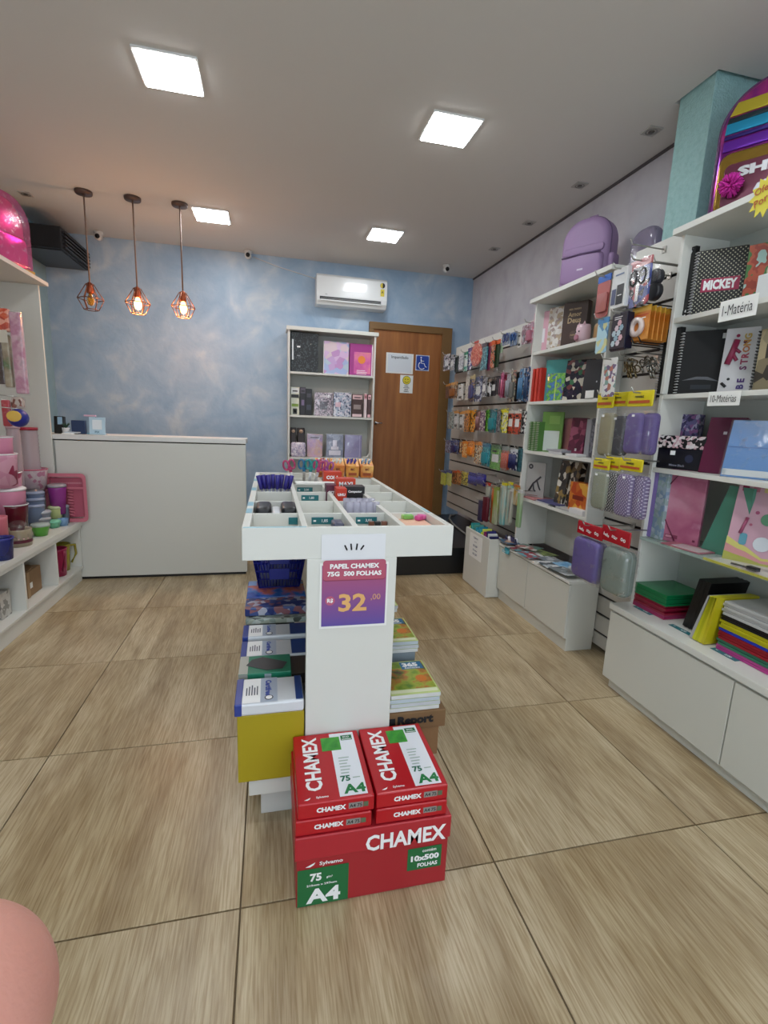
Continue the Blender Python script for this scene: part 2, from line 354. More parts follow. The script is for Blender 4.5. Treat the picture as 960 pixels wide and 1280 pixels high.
def pendant(x, y, lit, label):
    t = thing('pendant_lamp', label, 'pendant lamp', (x, y, ZC), group='copper cage pendants over the counter')
    COP = mat('#8a5a45', .35, .7)
    MB().lathe([(.001, -.025), (.07, -.025), (.074, -.012), (.074, 0)], mat('#5e4a42', .4, .3)).build('canopy', t)
    MB().cyl((0, 0, -.80), .007, .78, mat('#7b6355', .6), n=8).build('cord', t)
    MB().lathe([(.008, -.775), (.030, -.79), (.032, -.86), (.028, -.875), (.001, -.875)], mat('#9c4f30', .35, .6)).build('socket', t)
    cg = MB(); n = 6; r0, r1, r2 = .030, .110, .062; z0, z1, z2 = -.79, -.925, -1.02
    P = [[(r*math.cos(2*PI*(k+.3)/n), r*math.sin(2*PI*(k+.3)/n), z) for k in range(n)] for r, z in ((r0, z0), (r1, z1), (r2, z2))]
    for k in range(n):
        j = (k+1) % n
        for a, b in ((P[0][k], P[1][k]), (P[1][k], P[1][j]), (P[1][k], P[2][k]), (P[2][k], P[2][j])): cg.tube([a, b], .0042, COP, 5)
    cg.build('wire_cage', t)
    prof = [(.014, -.872), (.018, -.89), (.034, -.925), (.036, -.945), (.026, -.975), (.001, -.988)]
    if lit:
        MB().lathe(prof, mat('#ffb45a', .2, emit=5)).build('bulb', t)
        l = bpy.data.lights.new('bulb_light', 'POINT'); l.energy = 3.2; l.color = (1, .48, .2); l.shadow_soft_size = .04
        lo = bpy.data.objects.new('bulb_light', l); COL.objects.link(lo); lo.parent = t; lo.location = (0, 0, -1.01*S)
    else:
        MB().lathe(prof, mat('#d9a23a', .1, trans=.7)).build('bulb', t)
    for ch in t.children:
        ch.scale = (1.088, 1.088, 1.088); ch.location = [c*1.088 for c in ch.location]
pendant(-.679, .331, False, 'copper cage pendant lamp with its bulb off, leftmost over the counter')
pendant(-.234, .331, True, 'lit copper cage pendant lamp in the middle of the three')
pendant(.212, .331, True, 'lit copper cage pendant lamp, rightmost of the three')

# black ventilation box on the left
t = thing('ventilation_box', 'black box with side louvres mounted high in the back left corner', 'ventilation box', (-1.33, 1.268, 3.454))
MB().box(-.24, .245, -.43, .425, 0, .225, mat('#121216', .45)).build('housing', t, bev=.006)
for k in range(5): MB().box(.246, .27, -.38, .38, .02+.038*k, .038+.038*k, mat('#202024', .4)).build('louvre', t, rot=(0, 0, 0))
MB().box(-.22, .22, -.38, .38, -.010, -.001, mat('#30353b', .35)).build('bottom_panel', t)

# ------------------------------------------------------------------ air conditioner
t = thing('air_conditioner', 'white split air conditioner on the blue wall above the bookcase', 'air conditioner', (2.2105, YB, 3.271))
ACW = mat('#dfe2e2', .3, coat=.3)
prof = [(0, 0), (-.20, .0), (-.235, .05), (-.245, .10), (-.235, .33), (-.20, .36), (0, .36)]
b = MB(); b.loft([[(x, p[0], p[1]) for p in prof] for x in (-.45, -.44, .44, .45)], ACW, False); b.build('body', t, bev=.006)
MB().box(-.41, .37, -.247, -.205, .055, .088, mat('#26282a', .5)).build('air_outlet', t)
MB().box(-.40, .37, -.249, -.236, .040, .054, ACW).build('louver', t)
MB().box(-.40, .37, -.249, -.2445, .066, .070, mat('#9a9c9c', .4)).build('inner_vane', t)
st = MB(); st.shape(circle(.032, 16), BLACK, -.2465, .385, .28); st.shape([(p[0], p[1]) for p in circle(.03, 16)][4:13], mat('#d8c23c', .5), -.2475, .385, .28)
st.patch(.36, .41, .15, .235, mat('#dcc940', .5), -.2485); st.text('A', .385, .20, INK, h=.03, y=-.2495)
o = st.build('energy_sticker', t); o['label'] = 'yellow and black energy rating sticker'
MB().text('elgin', -.33, .115, mat('#8a9090', .5), h=.016, y=-.247).build('lettering', t)

for ch in t.children: ch.scale = (1.079, 1.079, 1.079)

# ------------------------------------------------------------------ door and notices
DW = bpy.data.materials.new('brown_door_wood'); DW.use_nodes = True; nt = DW.node_tree; b_ = nt.nodes['Principled BSDF']; b_.inputs['Roughness'].default_value = .45
tc_ = nt.nodes.new('ShaderNodeTexCoord'); mp_ = nt.nodes.new('ShaderNodeMapping'); mp_.inputs['Scale'].default_value = (6, 6, .5); n_ = nt.nodes.new('ShaderNodeTexNoise'); n_.inputs['Scale'].default_value = 3; n_.inputs['Detail'].default_value = 5
r_ = nt.nodes.new('ShaderNodeValToRGB'); r_.color_ramp.elements[0].color = lin('#8a5226'); r_.color_ramp.elements[0].position = .3; r_.color_ramp.elements[1].color = lin('#a66a34'); r_.color_ramp.elements[1].position = .7
nt.links.new(tc_.outputs['Object'], mp_.inputs[0]); nt.links.new(mp_.outputs[0], n_.inputs['Vector']); nt.links.new(n_.outputs['Fac'], r_.inputs['Fac']); nt.links.new(r_.outputs[0], b_.inputs['Base Color'])
DF = mat('#7a5a30', .45, noise=.15)
d = struct(MB().box(2.567, 3.603, 1.66, 1.69, PZ, 3.039, DW), 'door_1')
MB().box(3.603, 3.754, 1.63, 1.698, PZ, 3.136, DF).build('frame', d, bev=.004); MB().box(2.50, 3.603, 1.63, 1.698, 3.039, 3.136, DF).build('frame', d, bev=.004)
MB().box(2.50, 2.567, 1.63, 1.698, PZ, 3.039, DF).build('frame', d)
hd = MB().cyl((0, 0, 0), .022, .02, CHROME); hd.tube([(0, 0, .02), (0, 0, .05), (.09, 0, .05)], .010, CHROME, 8)
hd.build('handle', d, (2.642, 1.658, 1.717), (PI/2, 0, 0))
def notice(x0, y0, x1, y1, name, label, cat, fn, yp=1.655, rotz=0):
    xc, w_, z_, h_ = ry(x0, y0, x1, y1, yp)
    mb = MB(); mb.box(-w_/2, w_/2, 0, .004, 0, h_, PAPER); fn(mb, w_, h_)
    return solo(mb, name, label, cat, (xc, yp-.001, z_))
def f1(mb, w, h): mb.text('Impantilado', 0, h*.78, mat('#5d6268', .6), w=w*.62); mb.patch(-w*.44, w*.44, h*.06, h*.94, mat('#dfe4ea', .6), -.0015)
notice(482.5, 441.5, 516.5, 467, 'paper_notice', 'white paper notice with one line of grey type taped to the brown door', 'notice', f1)
def f2(mb, w, h):
    B = mat('#1d3f9a', .4); mb.slab(rrect(w, h, w*.12), .003, mat('#b9c4e0', .4), y0=-.003); mb.shape(rrect(w*.9, h*.9, w*.1), B, -.004, 0, h*.05)
    mb.shape(circle(w*.055, 10), WINK, -.005, -w*.12, h*.84)
    mb.tube([(-w*.12, -.005, h*.76), (-w*.10, -.005, h*.48), (w*.12, -.005, h*.46), (w*.22, -.005, h*.26), (w*.32, -.005, h*.24)], w*.032, WINK, 5)
    mb.tube([(-w*.10, -.005, h*.62), (w*.10, -.005, h*.61)], w*.028, WINK, 5)
    mb.tube([(-w*.04+w*.25*math.cos(a), -.005, h*.33+w*.25*math.sin(a)) for a in [math.radians(125+i*24) for i in range(9)]], w*.03, WINK, 5)
notice(519.5, 444, 536.5, 463.5, 'wheelchair_sign', 'small blue wheelchair symbol sign on the brown door', 'sign', f2)
def f3(mb, w, h):
    mb.shape(circle(w*.32, 18), mat('#2a2a1a', .5), -.0015, 0, h*.72); mb.shape(circle(w*.29, 18), mat('#e2cf2e', .5), -.0022, 0, h*.72)
    for s in (-1, 1): mb.shape(circle(w*.04, 8), INK, -.003, s*w*.1, h*.77)
    mb.tube([(w*.17*math.cos(a), -.003, h*.72+w*.17*math.sin(a)) for a in [math.radians(205+i*18.5) for i in range(8)]], w*.018, INK, 4)
    for i, s in enumerate(('SORRIA', 'VOCE ESTA', 'SENDO', 'FILMADO')): mb.text(s, 0, h*(.40-.10*i), INK, h=h*.055, bold=.05)
notice(500, 469, 516, 491.5, 'smiley_notice', 'white notice with a yellow smiley face below the paper notice on the door', 'notice', f3, 1.653)

# ------------------------------------------------------------------ bookcase beside the door
BX0, BX1, BY0 = 1.347, 2.534, 1.30
bc = thing('bookcase', 'tall open white bookcase against the blue wall left of the door', 'bookcase', ((BX0+BX1)/2, 1.50, PZ))
def bcp(x0, x1, y0, y1, z0, z1, nm, m=WHITE): MB().box(x0-(BX0+BX1)/2, x1-(BX0+BX1)/2, y0-1.50, y1-1.50, z0-PZ, z1-PZ, m).build(nm, bc, bev=.002)
bcp(BX0, BX0+.025, BY0, 1.695, PZ, 2.881, 'side_panel'); bcp(BX1-.025, BX1, BY0, 1.625, PZ, 2.881, 'side_panel')
bcp(BX0-.02, BX1+.03, BY0-.02, 1.625, 2.882, 2.93, 'top_board'); bcp(BX0+.025, BX1-.025, 1.61, 1.623, PZ, 2.88, 'back_panel', INSIDE)
for z in (2.327, 1.755, 1.183, .725): bcp(BX0+.025, BX1-.025, BY0+.005, 1.61, z, z+.028, 'shelf')
def slot(x0, y0, x1, y1, yp, floor):  # item standing on a bookcase shelf: pixel x range and top
    xc, w_, z_, h_ = ry(x0, y0, x1, y1, yp); return xc, w_, floor, (z_+h_)-floor
def bookitem(px, floor, yp, name, label, cat, m, depth=.05, fn=None, wrap=False, spine=None, group=None):
    xc, w_, z_, h_ = slot(*px, yp, floor)
    t = thing(name, label, cat, (xc, yp, z_+.001), group=group)
    mb = MB().box(-w_/2, w_/2, 0, depth, 0, h_, m)
    mb.build('cover', t, bev=.003)
    if fn: q = MB(); fn(q, w_, h_); q.build('print', t)
    if spine: MB().box(-w_/2-.006, -w_/2, -.002, depth, 0, h_, spine).build('spine', t)
    if wrap: MB().slab(rrect(w_*1.06, h_*1.03, .01), depth+.012, CLEAR, r=.004, y0=-.006).build('clear_wrap', t)
    return t
blob = pmat(['#0b0b0d', '#15161a', '#3c4446', '#0b0b0d'], 95, .35, 1, 'voronoi')
def fb(mb, w, h):
    mb.patch(-w*.46, -w*.40, h*.3, h*.82, WINK)
    mb.patch(-w*.28, -w*.16, h*.62, h*.66, WINK); mb.patch(-w*.28, -w*.16, h*.40, h*.43, mat('#7a7c80', .5)); mb.ball((w*.22, -.004, h*.72), w*.03, CHROME, 8)
bookitem((363.5, 416, 398, 464), 2.356, 1.36, 'ring_binder', 'black patterned ring binder on the top shelf of the bookcase', 'binder', blob, .08, fb)
bookitem((405, 427, 436, 468), 2.356, 1.38, 'notebook', 'iridescent pastel notebook standing in the middle of the top shelf', 'notebook', pmat(['#c9a6d6', '#d8b8dc', '#a9b9e0', '#dcc6cf', '#b7c8d8', '#c394c8'], 9, .25, 3), .05, wrap=False, spine=WINK)
def fpk(mb, w, h):
    mb.patch(-w*.32, w*.38, h*.06, h*.74, pmat(['#c850a0', '#e070b0', '#f0a080'], 8, .3, 2, 'soft'))
    mb.shape(circle(w*.16, 14), mat('#f0913a', .4), -.003, -.0, h*.5); mb.patch(w*.42, w*.45, 0, h, WINK); mb.lines(-w*.2, w*.25, h*.05, h*.2, 3, WINK)
bookitem((437, 430, 467, 469), 2.356, 1.38, 'notebook', 'magenta notebook with an orange glow standing right on the top shelf', 'notebook', mat('#a83a8c', .3), .05, fpk)
def gen(hdr, bits):
    def f(mb, w, h):
        if hdr: mb.patch(-w*.46, w*.46, h*.78, h*.97, mat(hdr, .4)); mb.patch(-w*.3, w*.3, h*.84, h*.88, INK, -.003)
        for c, x, z, a, b in bits: mb.patch(w*(x-a/2), w*(x+a/2), h*(z-b/2), h*(z+b/2), mat(c, .4), -.003)
    return f
bookitem((363.5, 484, 374, 518), 1.784, 1.36, 'blister_pack', 'white and green boxed accessory at the left of the second shelf', 'packaging', mat('#d6d8c4', .4), .04, gen('#dfe0dd', [('#1a1a1a', 0, .68, .9, .12), ('#7d9a35', 0, .35, .8, .1), ('#2a2a2a', 0, .13, .5, .2), ('#e0e0e0', 0, .13, .2, .1)]))
bookitem((375, 484, 382, 519), 1.784, 1.36, 'blister_pack', 'narrow black boxed accessory, next to the white and green one', 'packaging', mat('#232228', .4), .04, gen('#57505e', [('#77688a', 0, .45, .5, .2)]))
bookitem((382, 486, 390, 519), 1.784, 1.36, 'blister_pack', 'black boxed accessory with faint grey graphics on the second shelf', 'packaging', mat('#1d1d21', .4), .04, gen(None, [('#4c4a55', 0, .75, .6, .15), ('#3f4250', 0, .3, .7, .2)]))
bookitem((393, 491, 416, 519), 1.784, 1.36, 'wrapped_notebook', 'clear wrapped notebook with a grey medallion cover on the second shelf', 'notebook', pmat(['#b9a7b6', '#8d8290', '#4a4350', '#c9bcc8'], 80, .3, 5), .05, gen(None, [('#463f4c', 0, .45, .4, .35), ('#d8cfd6', .1, .85, .6, .08)]), wrap=True)
bookitem((417, 491, 439, 521), 1.784, 1.36, 'wrapped_notebook', 'clear wrapped notebook with blue and white shapes on the second shelf', 'notebook', pmat(['#aab4c6', '#2f3d63', '#c9ccd6', '#8a93ae', '#d9d2dc'], 60, .3, 8), .05, gen(None, [('#d7a8b4', -.25, .5, .3, .2)]), wrap=True)
bookitem((440, 493, 453, 522), 1.784, 1.36, 'photo_album', 'brown and pink album with a white label on the second shelf', 'album', mat('#4a3230', .4), .05, gen('#e0b9bb', [('#9a8c88', 0, .45, .7, .2), ('#e6c8cb', 0, .08, .9, .12)]))
bookitem((455, 492, 458.5, 522), 1.784, 1.36, 'photo_album', 'narrow white and pink album spine, second from the right on the second shelf', 'album', mat('#e6d3d6', .4), .1, gen('#d88f98', []))
bookitem((459.5, 493, 463.5, 522), 1.784, 1.36, 'photo_album', 'brown album with pink ends at the right end of the second shelf', 'album', mat('#513a3c', .4), .1, gen('#e3b2b8', [('#e3b2b8', 0, .08, .9, .12)]))
for i, (a, b_) in enumerate(((363, 370.5), (372, 381))):
    xc, w_, z_, h_ = ry(a, 543, b_, 556, 1.36)
    t = thing('bottle_set', ['dark capped cosmetic pouch at the left of the third shelf', 'dark capped cosmetic pouch beside it, second from the left on the third shelf'][i], 'pouch', (xc, 1.38, 1.212))
    MB().box(-w_/2, w_/2, 0, .08, .0, .40, mat('#2f2422', .4)).build('body', t, bev=.01)
    MB().tube([(0, -.012, .35), (0, 0, .35)], w_*.28, mat('#c7a78e', .4, .2), 12).build('button', t)
xc, w_, z_, h_ = ry(363.5, 556, 382, 570, 1.34)
mb = MB().slab(rrect(w_, .2, .03), .06, pmat(['#c9c0d2', '#e8e3ea', '#a9a0bd', '#d8c8d8'], 36, .3, 2), r=.02); solo(mb, 'pouch', 'silvery floral pouch lying against the dark pouches on the third shelf', 'pouch', (xc, 1.31, 1.213))
bookitem((384, 543, 403, 570), 1.212, 1.36, 'wrapped_notebook', 'lilac and peach notebook in clear wrap on the third shelf', 'notebook', pmat(['#a68cc9', '#c6a0c6', '#d4ab9c', '#b59ccb'], 8, .3, 4, 'soft'), .05, gen('#a998b4', []), wrap=True)
bookitem((408, 543, 429, 570), 1.212, 1.36, 'wrapped_notebook', 'grey blue notebook with white flourishes in clear wrap on the third shelf', 'notebook', pmat(['#67708a', '#98a0b8', '#5a627c'], 12, .3, 5, 'soft'), .05, gen(None, [('#e4e0ee', 0, .6, .25, .3), ('#e4e0ee', 0, .2, .7, .2), ('#e4e0ee', 0, .4, .45, .14)]), wrap=True)
bookitem((431, 544, 452, 571), 1.212, 1.36, 'wrapped_notebook', 'plain lavender notebook in clear wrap on the third shelf', 'notebook', mat('#8f88b4', .35), .05, gen(None, [('#b3add0', .38, .5, .04, .95)]), wrap=True)
x0 = at(458, 570, 1, 1.36).x
solo(MB().tube([(x0-.06, 1.36, 1.226), (x0+.01, 1.36, 1.23), (x0+.05, 1.36, 1.29), (x0+.055, 1.36, 1.48)], .012, mat('#d5d3cb', .4), 8), 'flexible_lamp_neck', 'white curved tube standing at the right end of the third shelf', 'tube')

# ------------------------------------------------------------------ service counter
t = thing('service_counter', 'long white service counter in front of the blue wall', 'counter', (-.05, 0, 0))
MB().box(-1.5, .89, -.085, .28, .03, 1.44, WHITE2).build('body', t, bev=.002)
MB().box(-.905, .905, -.112, -.0855, .03, 1.44, WHITE2).build('front_panel', t, bev=.002)
MB().box(-1.5, .91, -.118, .30, 1.452, 1.500, mat('#dededa', .35)).build('top_board', t, bev=.003)
MB().box(-1.5, .89, -.09, .26, 0, .03, BLACK).build('base', t)  # black colour stands in for the shadow line under the counter
xc, w_, z_, h_ = ry(67, 520, 79, 543, .0)
t = thing('desk_gadget', 'black desk gadget with a blue screen at the left end of the counter', 'gadget', (xc, .0, 1.501))
MB().box(-w_/2, w_/2, 0, .06, 0, h_*.95, BLACK).build('body', t, bev=.004, rot=(-.1, 0, 0)); MB().patch(-w_*.1, w_*.4, h_*.5, h_*.9, mat('#9fc0d8', .3), -.004).build('screen', t, rot=(-.1, 0, 0))
t = thing('potted_plant', 'tiny dark plant in a white pot on the counter', 'plant', (at(83, 541, 1, 0).x, .0, 1.501))
MB().lathe([(.018, 0), (.032, .01), (.036, .06), (.033, .06), (.03, .05), (.001, .05)], mat('#cfd2d4', .4)).build('pot', t)
pl = MB()
for k in range(14):
    a = k*2.4; pl.tube([(0, 0, .05), (.02*math.cos(a), .02*math.sin(a), .085), (.038*math.cos(a), .038*math.sin(a), .10+.004*(k % 4))], [.004, .005, .001], mat('#2c4a3a', .6), 4)
o = pl.build('leaves', t)
xc, w_, z_, h_ = ry(89, 524, 106, 541, .0)
solo(MB().box(-w_/2, w_/2, 0, .05, 0, h_, mat('#1f3358', .5)), 'box', 'navy blue box standing on the counter left of the code stand', 'box', (xc, .0, 1.501), bev=.003)
xc, w_, z_, h_ = ry(111, 521, 131, 543, -.03)
t = thing('code_stand', 'small clear acrylic stand with a pale card on the counter', 'sign stand', (xc, -.03, 1.501))
MB().box(-w_/2, w_/2, 0, .008, 0, h_, mat('#bcd6e4', .3)).build('card', t, rot=(-.12, 0, 0)); MB().box(-w_*.55, w_*.55, -.03, .04, 0, .006, mat('#cfe4ee', .1, alpha=.6)).build('foot', t)
MB().patch(-w_*.3, w_*.3, h_*.3, h_*.85, mat('#e6eef2', .4)).text('PIX', 0, h_*.15, mat('#49788c', .4), h=h_*.12).build('print', t, rot=(-.12, 0, 0))
mb = MB(); mb.box(-.09, .02, -.03, .08, 0, .012, PAPER); mb.box(-.07, .05, -.02, .06, .012, .022, mat('#b9c4cc', .5)); solo(mb, 'paper_pile', 'low pile of papers on the counter in front of the plant', 'papers', (-.80, -.07, 1.501))
solo(MB().box(0, .12, -.02, .05, 0, .012, mat('#5a97ac', .4)), 'leaflet', 'pale blue leaflet lying beside the acrylic stand', 'leaflet', (-.77, .06, 1.501))
t = thing('desk_lamp', 'slim desk lamp with a pink head behind the acrylic stand', 'lamp', (-.60, .05, 1.501))
MB().cyl((0, 0, 0), .03, .01, mat('#3a3236', .4)).build('base', t); MB().tube([(0, 0, .01), (0, 0, .15), (-.03, 0, .185)], .004, mat('#3a3236', .4)).build('arm', t)
MB().box(-.13, -.02, -.012, .012, .178, .194, mat('#e6b9cc', .4)).build('head', t, bev=.003)

# ------------------------------------------------------------------ island display
IX0, IX1, IY0, IY1 = 1.005, 1.865, -3.65, -1.74
isl = thing('display_island', 'white island display table with a divided tray top on a central column', 'display table', ((IX0+IX1)/2, (IY0+IY1)/2, 0))
icx, icy = (IX0+IX1)/2, (IY0+IY1)/2
def ip(x0, x1, y0, y1, z0, z1, nm, m=WHITE, bev=.002): return MB().box(x0-icx, x1-icx, y0-icy, y1-icy, z0, z1, m).build(nm, isl, bev=bev)
ZT0, ZT1 = 1.205, 1.335
ip(IX0+.004, IX1-.004, IY0+.005, IY1-.005, ZT0+.001, ZT0+.02, 'tray_bottom')
ip(IX0, IX1, IY0, IY0+.018, ZT0, ZT1, 'tray_wall'); ip(IX0, IX1, IY1-.018, IY1, ZT0, ZT1, 'tray_wall')
ip(IX0, IX0+.03, IY0+.018, IY1-.018, ZT0, ZT1, 'tray_wall'); ip(IX1-.03, IX1, IY0+.018, IY1-.018, ZT0, ZT1, 'tray_wall')
DXS = [1.245, 1.448, 1.650]; DYS = [-3.335, -3.012, -2.69, -2.368, -2.05]
for x in DXS: ip(x-.012, x+.012, IY0+.018, IY1-.018, ZT0+.02, ZT1-.001, 'divider')
xs = [IX0+.03]+DXS+[IX1-.03]
for y in DYS:
    for k in range(4): ip(xs[k]+.012 if k else xs[k], xs[k+1]-.012 if k < 3 else xs[k+1], y-.006, y+.006, ZT0+.02, ZT1-.005, 'divider')
ip(1.253, 1.622, IY0-.004, IY0+.035, .232, ZT0, 'end_panel'); ip(1.253, 1.622, IY1+.05, IY1+.09, .232, ZT0, 'end_panel'); ip(1.36, 1.515, IY0+.036, IY1+.049, .232, ZT0, 'spine')
ip(1.017, 1.853, IY0+.02, IY1+.09, .145, .231, 'bottom_shelf')
ip(1.065, 1.80, IY0+.075, IY1, 0, .145, 'plinth', mat('#cfcfca', .5))
# teal price strips in the tray
def strip(cx_, yy, z, s, label, w=.10):
    mb = MB().box(-w/2, w/2, 0, .003, 0, .032, TEAL); mb.text(s, w*.1, .016, WINK, h=.016, maxw=w); mb.patch(-w*.42, -w*.3, .012, .02, WINK)
    solo(mb, 'price_strip', label, 'price strip', (cx_, yy, z), group='teal price strips in the tray')
strip(1.345, DYS[0]-.0105, ZT1-.055, '1,85', 'teal price strip reading 1,85 on the nearest divider of the second tray column')
strip(1.55, DYS[0]-.0105, ZT1-.055, '3,00', 'teal price strip reading 3,00 on the nearest divider of the third tray column')
strip(1.338, DYS[2]-.0105, ZT1-.055, '1,80', 'teal price strip reading 1,80 on the third divider of the second tray column')
strip(1.33, DYS[3]-.0105, ZT1-.055, '2,00', 'teal price strip on the fourth divider of the second tray column')
mb = MB().box(-.02, .02, 0, .003, 0, .032, TEAL); solo(mb, 'price_strip', 'short teal price strip at the right of the first tray column', 'price strip', (1.212, DYS[0]-.0105, ZT1-.055), group='teal price strips in the tray')
for y, lb in ((-3.30, 'pale blue sticker on the left rim of the tray, nearest the camera'), (-3.12, 'pale blue sticker on the left rim of the tray, second from the camera'), (-2.62, 'pale blue sticker on the left rim of the tray, third from the camera'), (-2.2, 'pale blue sticker on the left rim of the tray, farthest back')):
    solo(MB().box(-.013, .013, -.05, .05, 0, .0015, mat('#86b6c8', .35)), 'rim_sticker', lb, 'sticker', (IX0+.014, y, ZT1), group='pale blue stickers on the tray rim')
solo(MB().box(-.12, .12, -.008, .008, 0, .0015, mat('#a9ccd4', .35)), 'rim_sticker', 'pale blue tape along the front rim of the tray at left', 'sticker', (1.13, IY0+.009, ZT1))
solo(MB().box(-.009, .009, -.06, .06, 0, .0015, mat('#a9ccd4', .35)), 'rim_sticker', 'pale blue tape on the right rim of the tray', 'sticker', (IX1-.014, -3.30, ZT1))
# content of the tray
ZB = ZT0+.021
def cell(i, j): return (xs[i]+xs[i+1])/2, ([IY0+.018]+DYS+[IY1-.018])[j]
YS_ = [IY0+.018]+DYS+[IY1-.018]
def cc(i, j): return (xs[i]+xs[i+1])/2, (YS_[j]+YS_[j+1])/2
# purple markers standing in a cell
NV = mat('#2c2480', .35)
for k in range(8):
    x, y = cc(0, 3); x += -.055+.016*k; y += .02*(k % 2)-.02
    t = thing('marker_pen', 'dark purple capped marker standing in the tray bunch, %s from the left' % ORD[k], 'marker', (x, y, ZB), group='purple markers standing in the tray', rot=(random.uniform(-.15, .15), (k-3.5)*.07, 0))
    MB().cyl((0, 0, 0), .008, .10, mat('#8d8fa0', .3), n=8).build('barrel', t); MB().cyl((0, 0, .10), .012, .085, NV, r2=.014, n=8).build('cap', t)
x, y = cc(0, 2)
for k in range(5):
    t = thing('black_marker', 'black marker lying under the purple bunch in the tray, %s of five' % ORD[k], 'marker', (x-.09+.01*k, y-.06+.045*k, ZB+.012), rot=(0, 0, .1*k-.2), group='black markers lying in the tray')
    o = MB().tube([(0, 0, 0), (.13, 0, 0)], .011, BLACK, 8).build('barrel', t); MB().tube([(.13, 0, 0), (.17, 0, 0)], .012, mat('#6c6e74', .3), 8).build('cap', t)
x, y = cc(0, 1)
for s_, lb in ((-1, 'left'), (1, 'right')):
    mb = MB().slab(rrect(.075, .09, .02), .20, mat('#17181c', .35), r=.02); solo(mb, 'black_pouch', 'shiny black %s end bundle lying in the first tray column, second row' % lb, 'pouch', (x+s_*.060, y-.06, ZB+.02))
mb = MB().slab(rrect(.05, .06, .02), .18, mat('#d5d8dc', .3), r=.015); solo(mb, 'white_roll', 'white paper roll between the two black bundles in the tray', 'roll', (x-.0, y-.06, ZB+.028))
# scissors standing in the back
for k, (c, dx, tilt) in enumerate((('#b53c6c', -.07, -.25), ('#2c6f96', -.01, 0), ('#b8447a', .055, .22), ('#a55aa0', .1, .3), ('#2c8f8a', .02, .1))):
    x, y = cc(1, 4); x += dx
    t = thing('scissors', ['pink handled scissors, leftmost of the bunch at the back of the tray', 'blue handled scissors in the middle of the bunch at the back of the tray', 'pink handled scissors, right of the blue pair', 'mauve handled scissors, rightmost of the bunch', 'green handled scissors in front of the bunch'][k], 'scissors', (x, y+.03*(k % 2), ZB+.05), rot=(.1*(k % 2), tilt, 0))
    M_ = mat(c, .3)
    MB().box(-.009, .009, -.003, .003, 0, .13, CHROME).build('blades', t)
    hm = MB()
    for s_ in (-1, 1): hm.tube([(s_*.02+.018*math.cos(a), 0, .17+.032*math.sin(a)) for a in [2*PI*i/10 for i in range(10)]], .007, M_, 6, closed=True)
    hm.tube([(0, 0, .12), (0, 0, .15)], .012, M_, 6); hm.build('handles', t)
t = solo(MB().box(-.13, .13, -.04, .04, 0, .012, PAPER), 'white_card', 'long white card lying on the tray dividers behind the red boxes', 'card', (1.40, -2.38, ZT1+.001))
# orange display cups with small goods at the back right
for k in range(4):
    x = 1.485+.108*k; y = -1.96
    t = thing('display_box', 'orange cardboard display box, %s from the left at the back of the tray' % ORD[k], 'display box', (x, y, ZT1+.001), group='orange display boxes on the tray')
    mb = MB(); OR_ = pmat(['#d98a2c', '#e0a040', '#c86a20', '#e8b860'], 12, .4, k, 'soft')
    mb.loft([[(-.045, -.05, 0), (.045, -.05, 0), (.045, .05, 0), (-.045, .05, 0)], [(-.05, -.055, .085), (.05, -.055, .085), (.05, .055, .13), (-.05, .055, .13)]], OR_, False)
    mb.build('body', t, bev=.002)
    MB().text('BIC', 0, .06, mat('#7a2d14', .5), h=.016, y=-.0575, bold=.05).patch(-.03, .03, .015, .035, mat('#a04818', .5), -.056).build('print', t)
    gm = MB()
    cl = [['#b04878', '#d8d8e0', '#7a3050'], ['#d8d8d0', '#c8c8c8', '#e8e0d0'], ['#3a2c80', '#4038a0', '#2a2060'], ['#5a7898', '#c0d0d8', '#8090a0']][k]
    for q in range(9): gm.cyl((-.035+.0088*q, .0+.018*(q % 3-1), .08), .006, .045+.01*(q % 2), mat(cl[q % 3], .35), n=6)
    o = gm.build('small_goods', t); o['kind'] = 'stuff'
for k, (x, y, z, c, s, w, h) in enumerate(((1.515, -2.33, ZT1, '#c83a1e', 'COLA', .12, .075), (1.56, -2.62, ZT1, '#d04020', 'MAXI', .12, .065), (1.50, -2.86, ZT1-.03, '#c83418', 'UHU', .06, .07), (1.46, -2.72, ZT1-.05, '#5a2038', 'GIZ', .06, .09), (1.59, -2.78, ZT1-.02, '#16161a', 'Compactor', .115, .06))):
    t = thing('small_box', ['red box topmost and farthest back of the small boxes on the tray', 'orange red box in the middle of the small boxes on the tray', 'small red box nearest on the left of the small boxes', 'dark maroon box left of the red ones on the tray', 'black box in front of the clear cups on the tray'][k], 'box', (x, y, z+.001))
    MB().box(-w/2, w/2, 0, .09, -.10 if z < ZT1 else 0, h, mat(c, .4)).build('carton', t, bev=.002); MB().text(s, 0, h*.5, WINK, w=w*.7, bold=.05).build('print', t)
for k in range(10):
    x, y = 1.505+.034*(k % 5), -3.03+.075*(k//5)+.0*k
    t = solo(MB().lathe([(.012, 0), (.016, .005), (.019, .12), (.017, .12), (.014, .01), (.001, .01)], mat('#c9c8da', .12, alpha=.45)), 'plastic_sharpener', 'clear ribbed plastic tube in the cluster on the tray, %s row, %s from the left' % (['front', 'back'][k//5], ORD[k % 5]), 'plastic tube', (x, y-.10 if k < 5 else y-.06, ZB), group='clear plastic tubes in the tray', rot=(0, 0, 0))
ERS = [('#7cb85a', -.045, -.02), ('#d04f94', .03, -.04), ('#3a3f88', -.01, .03), ('#e070a8', .055, 0), ('#1f2a4a', .035, .035), ('#a8d080', -.06, .02), ('#e8a0a0', .075, -.045)]
x, y = cc(3, 0)
